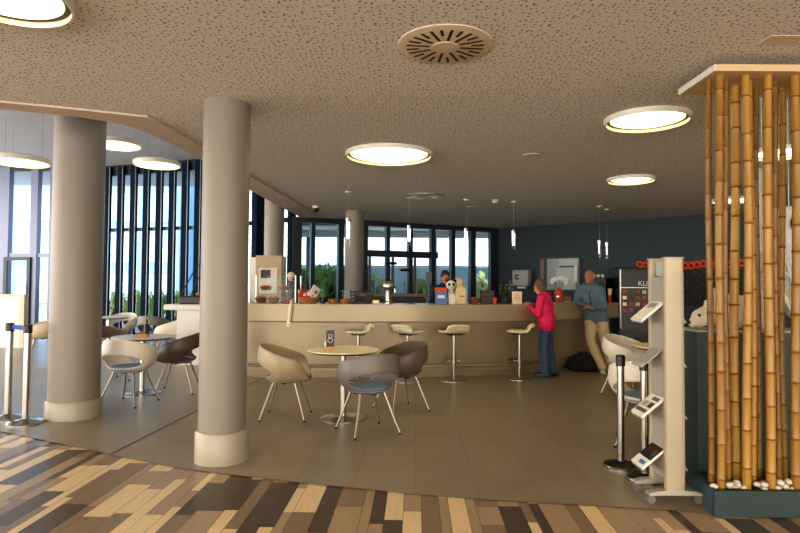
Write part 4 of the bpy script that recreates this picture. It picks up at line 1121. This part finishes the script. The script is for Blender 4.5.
# ------------------------------------------------------------------ people
def fingers(mb, wrist, d, side, curl, s=1.):
    """palm and five fingers: wrist point, hand direction d, side = palm normal, curl 0..1"""
    d = Vector(d).normalized(); pn = Vector(side).normalized(); lat = d.cross(pn).normalized()
    pc = Vector(wrist) + d * .045 * s
    for k in range(4): mb.cap(Vector(wrist) + d * .01 + lat * (k - 1.5) * .012 * s, pc + d * .04 * s + lat * (k - 1.5) * .019 * s, .014 * s, .0125 * s)
    for k, L in enumerate((.07, .08, .075, .058)):
        b = pc + d * .04 * s + lat * (k - 1.5) * .0215 * s
        d1 = (d + pn * curl * .6).normalized(); d2 = (d + pn * curl * 1.8).normalized()
        m1 = b + d1 * L * .5 * s; mb.cap(b, m1, .0098 * s, .009 * s); mb.cap(m1, m1 + d2 * L * .5 * s, .009 * s, .0078 * s)
    b = Vector(wrist) + d * .025 * s - lat * .03 * s
    td = (d * .7 - lat * .6 + pn * .3 * (1 + curl)).normalized()
    mb.cap(b, b + td * .035 * s, .0125 * s, .011 * s); mb.cap(b + td * .035 * s, b + (td * .035 + (td + d * .5).normalized() * .028) * s, .0105 * s, .0088 * s)
def person(root, J, s, cl, hair, hands, headR):
    """J joints: dict local coords; cl clothing; headR: rotation of the head"""
    g = lambda k: Vector(J[k])
    def head(mb, infl=0):
        c = g('head'); T = lambda v: c + headR @ Vector(v)
        R_ = headR
        mb.ball(T((0, -.008, .02)), (.074 * s, .094 * s, .098 * s), R_, 20, 14)
        mb.ball(T((0, .028 * s, -.05 * s)), (.056 * s, .062 * s, .066 * s), R_, 16, 12)
        mb.cap(T((0, .088 * s, .012 * s)), T((0, .108 * s, -.026 * s)), .011 * s, .017 * s)
        mb.cap(T((-.03 * s, .083 * s, .026 * s)), T((.03 * s, .083 * s, .026 * s)), .013 * s, .013 * s)
        mb.cap(T((-.018 * s, .083 * s, -.056 * s)), T((.018 * s, .083 * s, -.056 * s)), .012 * s, .012 * s)
        mb.ball(T((0, .077 * s, -.09 * s)), .022 * s)
        for e in (-1, 1): mb.ball(T((e * .077 * s, -.012 * s, -.012 * s)), (.012 * s, .022 * s, .034 * s), R_, 10, 8)
        mb.cap(g('neck') , c + headR @ Vector((0, -.015 * s, -.06 * s)), .055 * s, .052 * s)
    def torso(mb, f):
        sl, sr, hl, hr = g('shL'), g('shR'), g('hipL'), g('hipR'); nk = g('neck'); pm = (hl + hr) / 2; sm_ = (sl + sr) / 2
        mb.cap(sl.lerp(sm_, .12), sr.lerp(sm_, .12), .062 * s + f, .062 * s + f)
        for t_, w_, r_ in ((.22, .42, .105), (.42, .36, .108), (.62, .33, .104), (.8, .36, .108), (1, .5, .11)):
            c = sm_.lerp(pm, t_); lat = (sr - sl).lerp((hr - hl) * 1.7, t_).normalized(); mb.cap(c - lat * w_ * .19 * s, c + lat * w_ * .19 * s, r_ * s + f, r_ * s + f)
        for t_ in (.3, .5, .7, .9):
            c = sm_.lerp(pm, t_); lat = (sr - sl).normalized(); mb.cap(c - lat * .06 * s, c + lat * .06 * s, .107 * s + f, .107 * s + f)
        mb.cap(nk, sm_ + Vector((0, 0, .0)), .06 * s + f * .5, .075 * s + f)
    def arm(mb, e, f, f2=None):
        f2 = f if f2 is None else f2
        mb.cap(g('sh' + e), g('el' + e), .056 * s + f, .044 * s + f); mb.cap(g('el' + e), g('wr' + e), .044 * s + f, .030 * s + f2)
    def leg(mb, e, f, f2=None):
        f2 = f if f2 is None else f2
        mb.cap(g('hip' + e), g('kn' + e), .088 * s + f, .058 * s + f); mb.cap(g('kn' + e), g('an' + e), .058 * s + f, .042 * s + f2)
        mid = g('kn' + e).lerp(g('an' + e), .3) - Vector((0, .015, 0)); mb.ball(mid, (.056 * s + f, .058 * s + f, .11 * s), None)
    mb = MB(); head(mb); torso(mb, -.01)
    for e in 'LR':
        arm(mb, e, -.006, 0); leg(mb, e, -.008)
        fd = Vector(J['toe' + e]); mb.cap(g('an' + e) - Vector((0, 0, .03)), Vector((g('an' + e).x, g('an' + e).y, .045)) + fd.normalized() * .08, .032 * s, .022 * s)
        w_, d_, n_, c_ = hands[e]; fingers(mb, g('wr' + e), d_, n_, c_, s)
    bakeremesh(mb, 'body', M[cl['skin']], root, .0075, 5)
    mb = MB(); torso(mb, .016)
    for e in 'LR': arm(mb, e, .014, .012)
    if cl.get('hood'):
        nk = g('neck'); mb.tube([nk + Vector((.11 * math.cos(q), -.02 + .1 * math.sin(q), .02 - .04 * math.sin(q))) for q in [2 * PI * k / 16 for k in range(16)]], .04, n=8, loop=True); mb.ball(nk + Vector((0, -.1, .0)), (.1, .06, .09))
    else:
        nk = g('neck'); mb.tube([nk + Vector((.07 * math.cos(q), .0 + .068 * math.sin(q), .03)) for q in [2 * PI * k / 16 for k in range(16)]], .018, n=8, loop=True)
    if cl.get('hem'):
        pm = (g('hipL') + g('hipR')) / 2 + Vector((0, 0, cl['hem'])); lat = (g('hipR') - g('hipL')).normalized(); mb.cap(pm - lat * .07 * s, pm + lat * .07 * s, .135 * s, .135 * s)
    bakeremesh(mb, cl['topname'], M[cl['top']], root, .01, 5)
    mb = MB(); pm = (g('hipL') + g('hipR')) / 2; mb.cap(pm + Vector((-.07, 0, .02)) * s, pm + Vector((.07, 0, .02)) * s, .122 * s, .122 * s)
    for e in 'LR': leg(mb, e, cl.get('baggy', .014), cl.get('flare', .022))
    bakeremesh(mb, 'trousers', M[cl['bottom']], root, .01, 5)
    for e in 'LR':
        a_ = g('an' + e); fd = Vector(J['toe' + e]).normalized(); mb = MB()
        mb.cap(Vector((a_.x, a_.y, .05)) - fd * .05, Vector((a_.x, a_.y, .042)) + fd * .15, .048 * s, .038 * s); mb.cap(a_, Vector((a_.x, a_.y, .05)), .052 * s, .052 * s)
        p_ = Vector((a_.x, a_.y, .012)) + fd * .05; mb.box(p_, (.09 * s, .27 * s, .024), rz=math.atan2(-fd.x, fd.y))
        bakeremesh(mb, 'shoe', M[cl['shoe']], root, .009, 2)
    c = g('head')
    for e in (-1, 1): MB().ball(c + headR @ Vector((e * .031 * s, .088 * s, .008 * s)), .0095 * s).build('eye', M['eye'], root)
    MB().cap(c + headR @ Vector((-.02 * s, .095 * s, -.056 * s)), c + headR @ Vector((.02 * s, .095 * s, -.056 * s)), .005 * s).build('mouth', M['lip'], root)
    if hair:
        mb = MB()
        for off, rad in hair[1]: mb.ball(c + headR @ (Vector(off) * s), tuple(v * s for v in rad), headR, 20, 14)
        bakeremesh(mb, 'hair', M[hair[0]], root, .008, 4)
RX_ = lambda a: Matrix.Rotation(a, 3, 'X'); RZ_ = lambda a: Matrix.Rotation(a, 3, 'Z')
# woman in pink
wp = atz(545.5, 376.3, Z0)
wo = thing('person', 'person in bright pink fleece and blue jeans standing at the bar looking at a phone', 'person', wp, math.radians(58))
J = dict(head=(0, .10, 1.465), neck=(0, .03, 1.34), shL=(-.175, .02, 1.285), shR=(.175, .02, 1.285), elL=(-.235, .04, 1.03), elR=(.23, .03, 1.03), wrL=(-.09, .24, 1.14), wrR=(.08, .25, 1.15),
         hipL=(-.085, -.03, .83), hipR=(.085, -.03, .83), knL=(-.09, .01, .45), knR=(.1, -.02, .45), anL=(-.1, -.03, .085), anR=(.11, -.09, .085), toeL=(-.25, 1, 0), toeR=(.3, 1, 0))
hm = {'L': (0, (.35, .75, .45), (.7, -.1, .1), .8), 'R': (0, (-.35, .75, .45), (-.7, -.1, .1), .8)}
person(wo, J, .93, dict(skin='skin', top='pink', topname='fleece_jacket', bottom='jeans', shoe='boots', hem=.10, flare=.034, baggy=.02), ('hairbrown', [((0, -.03, .04), (.09, .098, .105)), ((0, -.06, -.03), (.088, .062, .085)), ((-.055, -.02, -.03), (.04, .05, .075)), ((.055, -.02, -.03), (.04, .05, .075))]), hm, RX_(-.42))
ph = MB().box((0, 0, 0), (.072, .009, .145), bev=.003, R=RX_(-.75)).build('phone', M['black'], None)
ph.location = wp + Matrix.Rotation(math.radians(58), 3, 'Z') @ Vector((-.005, .315, 1.225)); ph.rotation_euler.z = math.radians(58)
tag(ph, 'dark phone held up by the person in pink', 'phone')
# man in blue grey jacket leaning on the bar end
mp_ = atz(602, 371.5, Z0)
ma = thing('person', 'person in grey blue hooded jacket and khaki trousers leaning on the bar end', 'person', mp_, math.radians(150))
J = dict(head=(.20, .05, 1.655), neck=(.19, .0, 1.50), shL=(-.0, .03, 1.425), shR=(.375, .0, 1.445), elL=(-.07, .14, 1.13), elR=(.43, .05, 1.2), wrL=(.12, .28, 1.12), wrR=(.22, .27, 1.16),
         hipL=(.02, -.02, .92), hipR=(.2, -.02, .93), knL=(-.07, .03, .5), knR=(.17, .09, .5), anL=(-.13, -.06, .09), anR=(-.03, .12, .09), toeL=(-.35, 1, 0), toeR=(-.3, 1, 0))
hm = {'L': (0, (.9, .25, .05), (0, -.3, -.8), .6), 'R': (0, (-.85, .3, -.2), (0, -.3, -.8), .6)}
person(ma, J, 1.02, dict(skin='skintan', top='jacket', topname='hooded_jacket', bottom='khaki', shoe='shoew', hood=1, hem=.06, flare=.036, baggy=.026), None, hm, RZ_(-.35) @ RX_(-.1))
MB().ball((.2, .06, 1.46), (.055, .045, .06)).build('undershirt', M['navy'], ma)
MB().tube([(.185, .125, 1.40), (.175, .14, 1.3), (.155, .135, 1.2), (.13, .15, 1.02)], .008, n=8).build('zip', M['navy'], ma)
# worker behind the bar
wk = aty(444, 284, 11.0); wk.z = Z0
wr = thing('person', 'person with dark hair in dark clothes working behind the bar', 'person', wk, math.radians(-165))
J = dict(head=(0, .07, 1.62), neck=(0, .02, 1.49), shL=(-.19, .0, 1.42), shR=(.19, .0, 1.42), elL=(-.25, .02, 1.13), elR=(.25, .02, 1.13), wrL=(-.16, .26, 1.08), wrR=(.16, .26, 1.08),
         hipL=(-.09, -.01, .92), hipR=(.09, -.01, .92), knL=(-.1, .02, .5), knR=(.1, .02, .5), anL=(-.1, -.02, .09), anR=(.1, -.02, .09), toeL=(-.2, 1, 0), toeR=(.2, 1, 0))
hm = {'L': (0, (.2, 1, -.1), (.3, 0, -1), .5), 'R': (0, (-.2, 1, -.1), (-.3, 0, -1), .5)}
person(wr, J, 1.0, dict(skin='skintan', top='navy', topname='work_shirt', bottom='blackfab', shoe='boots'), ('hairdark', [((0, -.03, .05), (.086, .098, .098)), ((0, -.06, -.0), (.082, .06, .09))]), hm, RX_(-.3))
# bag
bp_ = atz(583.5, 371, Z0)
bg = thing('duffel_bag', 'black soft travel bag lying on the floor in front of the man', 'bag', bp_, -.15)
mb = MB(); mb.cap((-.19, 0, .13), (.17, 0, .13), .125, .14); mb.ball((.03, 0, .22), (.24, .13, .1)); mb.ball((0, 0, .07), (.34, .17, .075)); bakeremesh(mb, 'bag_body', M['blackfab'], bg, .016, 6)
for s in (-1, 1): MB().tube([(-.1, s * .06, .27), (-.06, s * .05, .32), (.06, s * .04, .32), (.1, s * .06, .27)], .012, n=8).build('handle', M['black'], bg)

# ------------------------------------------------------------------ outside
mb = MB(); mb.face([(-80, 13, -.08), (60, 13, -.08), (60, 120, -.08), (-80, 120, -.08)]); st(mb.build('ground', M['ground'], smooth=False))
def building(label, x, y, w, d, h, m, nx, nz, pm, rz=0):
    t = thing('building', label, 'building', (x, y, -.08), rz)
    MB().box((0, d / 2, h / 2), (w, d, h)).build('wall', M[m], t, smooth=False)
    for i in range(nx):
        for j in range(nz):
            MB().box((-w / 2 + (i + .5) * w / nx, -.02, (j + .5) * h / nz), (w / nx * .8, .06, h / nz * .7)).build('window', M[pm], t, smooth=False)
M['pane_out'] = mat('outside pane', S(130, 168, 204), .2, var=.3, scale=.8)
M['pane_pale'] = mat('outside pale panel', S(246, 246, 238), .6, var=.05)
M['hedge'] = mat('outside hedge', S(96, 124, 110), .9, var=.5, scale=3)
building('blue glazed office block seen through the far left windows', -24, 34, 22, 8, 12, 'bldgblue', 9, 5, 'pane_out')
building('pale neighbouring block seen through the fins', -7.2, 38, 9, 8, 7.5, 'bldg', 5, 4, 'pane_out')
building('white wing seen through the right hand glazing', 5.2, 22.5, 5.6, 4, 7, 'bldg', 2, 2, 'pane_pale')
# terrace canopy over the doors
tc_ = thing('terrace_canopy', 'grey canopy with beams above the terrace outside the doors', 'canopy', (0, 18.5, 0))
MB().box((1.2, 0.2, 3.35), (11, 3.4, .2)).build('roof_slab', M['canopyout'], tc_, smooth=False)
for k in range(4): MB().box((1.2, -1.2 + k * .9, 3.19), (11, .1, .14)).build('beam', M['bldg'], tc_, smooth=False)
for x in (-3.2, 1.2, 3.2): MB().cyl((x, 1.6, -.08), (x, 1.6, 3.27), .08, n=16).build('post', M['canopyout'], tc_)
rl = thing('terrace_railing', 'blue tinted glass railing outside behind the bar', 'railing', (0, 20.6, -.08))
M['railglass'] = mat('railing glass', S(128, 166, 186), .2, var=.1)
MB().box((0, 0, 1.15), (12, .03, 2.1)).build('glass_panel', M['railglass'], rl, smooth=False); MB().box((0, 0, 2.23), (12, .06, .05)).build('handrail', M['mullion'], rl, smooth=False)
for x in range(-6, 7, 2): MB().box((x, .05, 1.1), (.05, .05, 2.2)).build('post', M['mullion'], rl, smooth=False)
def shrub(px, D, h, sp, n, leaf, label, seed):
    p = aty(px, 300, D); p.z = -.08; rnd = random.Random(seed); t = thing('shrub', label, 'shrub', p)
    ml = MB(); ms = MB()
    for k in range(n):
        a = rnd.random() * 2 * PI; e = Vector((math.cos(a) * sp * rnd.random(), math.sin(a) * sp * .6 * rnd.random(), h * rnd.uniform(.55, 1)))
        tip = e + Vector((math.cos(a) * sp * .7, math.sin(a) * .2, -rnd.uniform(.1, .35)))
        ms.tube([(e.x * .2, e.y * .2, 0), e * .7 + Vector((0, 0, .2 * h)), e], [.02, .015, .006], n=5)
        for j in range(10):
            f_ = j / 10; o = e.lerp(tip, f_) ; s_ = Vector((rnd.uniform(-.1, .1), 0, rnd.uniform(-.22, .16)))
            ml.face([o, o + s_ + Vector((.04, 0, 0)), o + s_ * 1.7, o + s_ + Vector((-.04, 0, 0))])
    ms.build('stems', M['stem'], t); ml.build('foliage', leaf, t, smooth=False)
shrub(304, 16.2, 2.0, .5, 60, M['leaf'], 'green arching shrub outside, left one behind the wicker bowl', 1)
shrub(330, 17.6, 2.1, .55, 70, M['leaf'], 'green arching shrub outside, right one beside the slim column', 2)
shrub(373, 17.0, 1.75, .3, 30, M['leafy'], 'pale yellow green shrub outside just right of the slim column', 3)
shrub(421, 17.0, 1.7, .3, 34, M['leafy'], 'pale yellow green shrub outside seen through the right door', 4)
shrub(484, 17.6, 1.9, .2, 24, M['leafy'], 'thin climbing shrub outside at the right end of the glazing', 5)
for i in range(7):
    shrub(112 + i * 16, 21 + (i % 3), 1.15, .8, 30, M['leaf'] if i % 2 else M['leafy'], 'loose shrub outside beyond the fins, number %s from the left' % ord_[i], 30 + i)

# ------------------------------------------------------------------ light
BACKFILL = 2.8
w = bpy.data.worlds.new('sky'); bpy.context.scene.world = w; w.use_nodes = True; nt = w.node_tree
bgd = nt.nodes['Background']; tc = nt.nodes.new('ShaderNodeTexCoord'); sp_ = nt.nodes.new('ShaderNodeSeparateXYZ'); rp = nt.nodes.new('ShaderNodeValToRGB')
rp.color_ramp.elements[0].position = .0; rp.color_ramp.elements[0].color = (.80, .90, 1, 1); rp.color_ramp.elements[1].position = .7; rp.color_ramp.elements[1].color = (.42, .60, 1, 1)
nt.links.new(tc.outputs['Generated'], sp_.inputs[0]); nt.links.new(sp_.outputs['Z'], rp.inputs[0])
# warm fill light added to the sky behind and left of the viewpoint
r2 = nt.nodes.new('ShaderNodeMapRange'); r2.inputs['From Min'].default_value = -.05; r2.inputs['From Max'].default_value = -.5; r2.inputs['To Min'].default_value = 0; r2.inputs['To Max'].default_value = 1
mxw = nt.nodes.new('ShaderNodeMix'); mxw.data_type = 'RGBA'; mxw.inputs[7].default_value = (BACKFILL * 1.0, BACKFILL * .92, BACKFILL * .82, 1)
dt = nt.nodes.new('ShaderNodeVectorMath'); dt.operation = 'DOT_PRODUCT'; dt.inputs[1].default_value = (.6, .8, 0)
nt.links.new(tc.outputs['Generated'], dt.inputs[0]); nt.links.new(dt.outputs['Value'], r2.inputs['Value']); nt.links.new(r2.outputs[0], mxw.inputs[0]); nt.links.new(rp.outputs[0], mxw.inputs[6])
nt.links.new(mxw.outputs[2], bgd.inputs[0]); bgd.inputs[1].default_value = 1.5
def portal(c, w_, h_, rot):
    l = bpy.data.lights.new('window_portal', 'AREA'); l.shape = 'RECTANGLE'; l.size = w_; l.size_y = h_; l.cycles.is_portal = True
    o = bpy.data.objects.new('window_portal', l); col.objects.link(o); o.location = c; o.rotation_euler = rot
sl_ = bpy.data.lights.new('sun', 'SUN'); sl_.energy = 5.0; sl_.angle = .02; sl_.color = (1, .93, .82)
so = bpy.data.objects.new('sun', sl_); col.objects.link(so); so.rotation_euler = (math.radians(40), 0, math.radians(8))
sc = bpy.context.scene
sc.view_settings.view_transform = 'Standard'; sc.view_settings.look = 'Medium High Contrast'; sc.view_settings.exposure = .8
sc.cycles.max_bounces = 8; sc.cycles.diffuse_bounces = 4; sc.cycles.transparent_max_bounces = 16; sc.cycles.caustics_reflective = False; sc.cycles.caustics_refractive = False
sc.cycles.use_denoising = True; sc.cycles.sample_clamp_indirect = 6
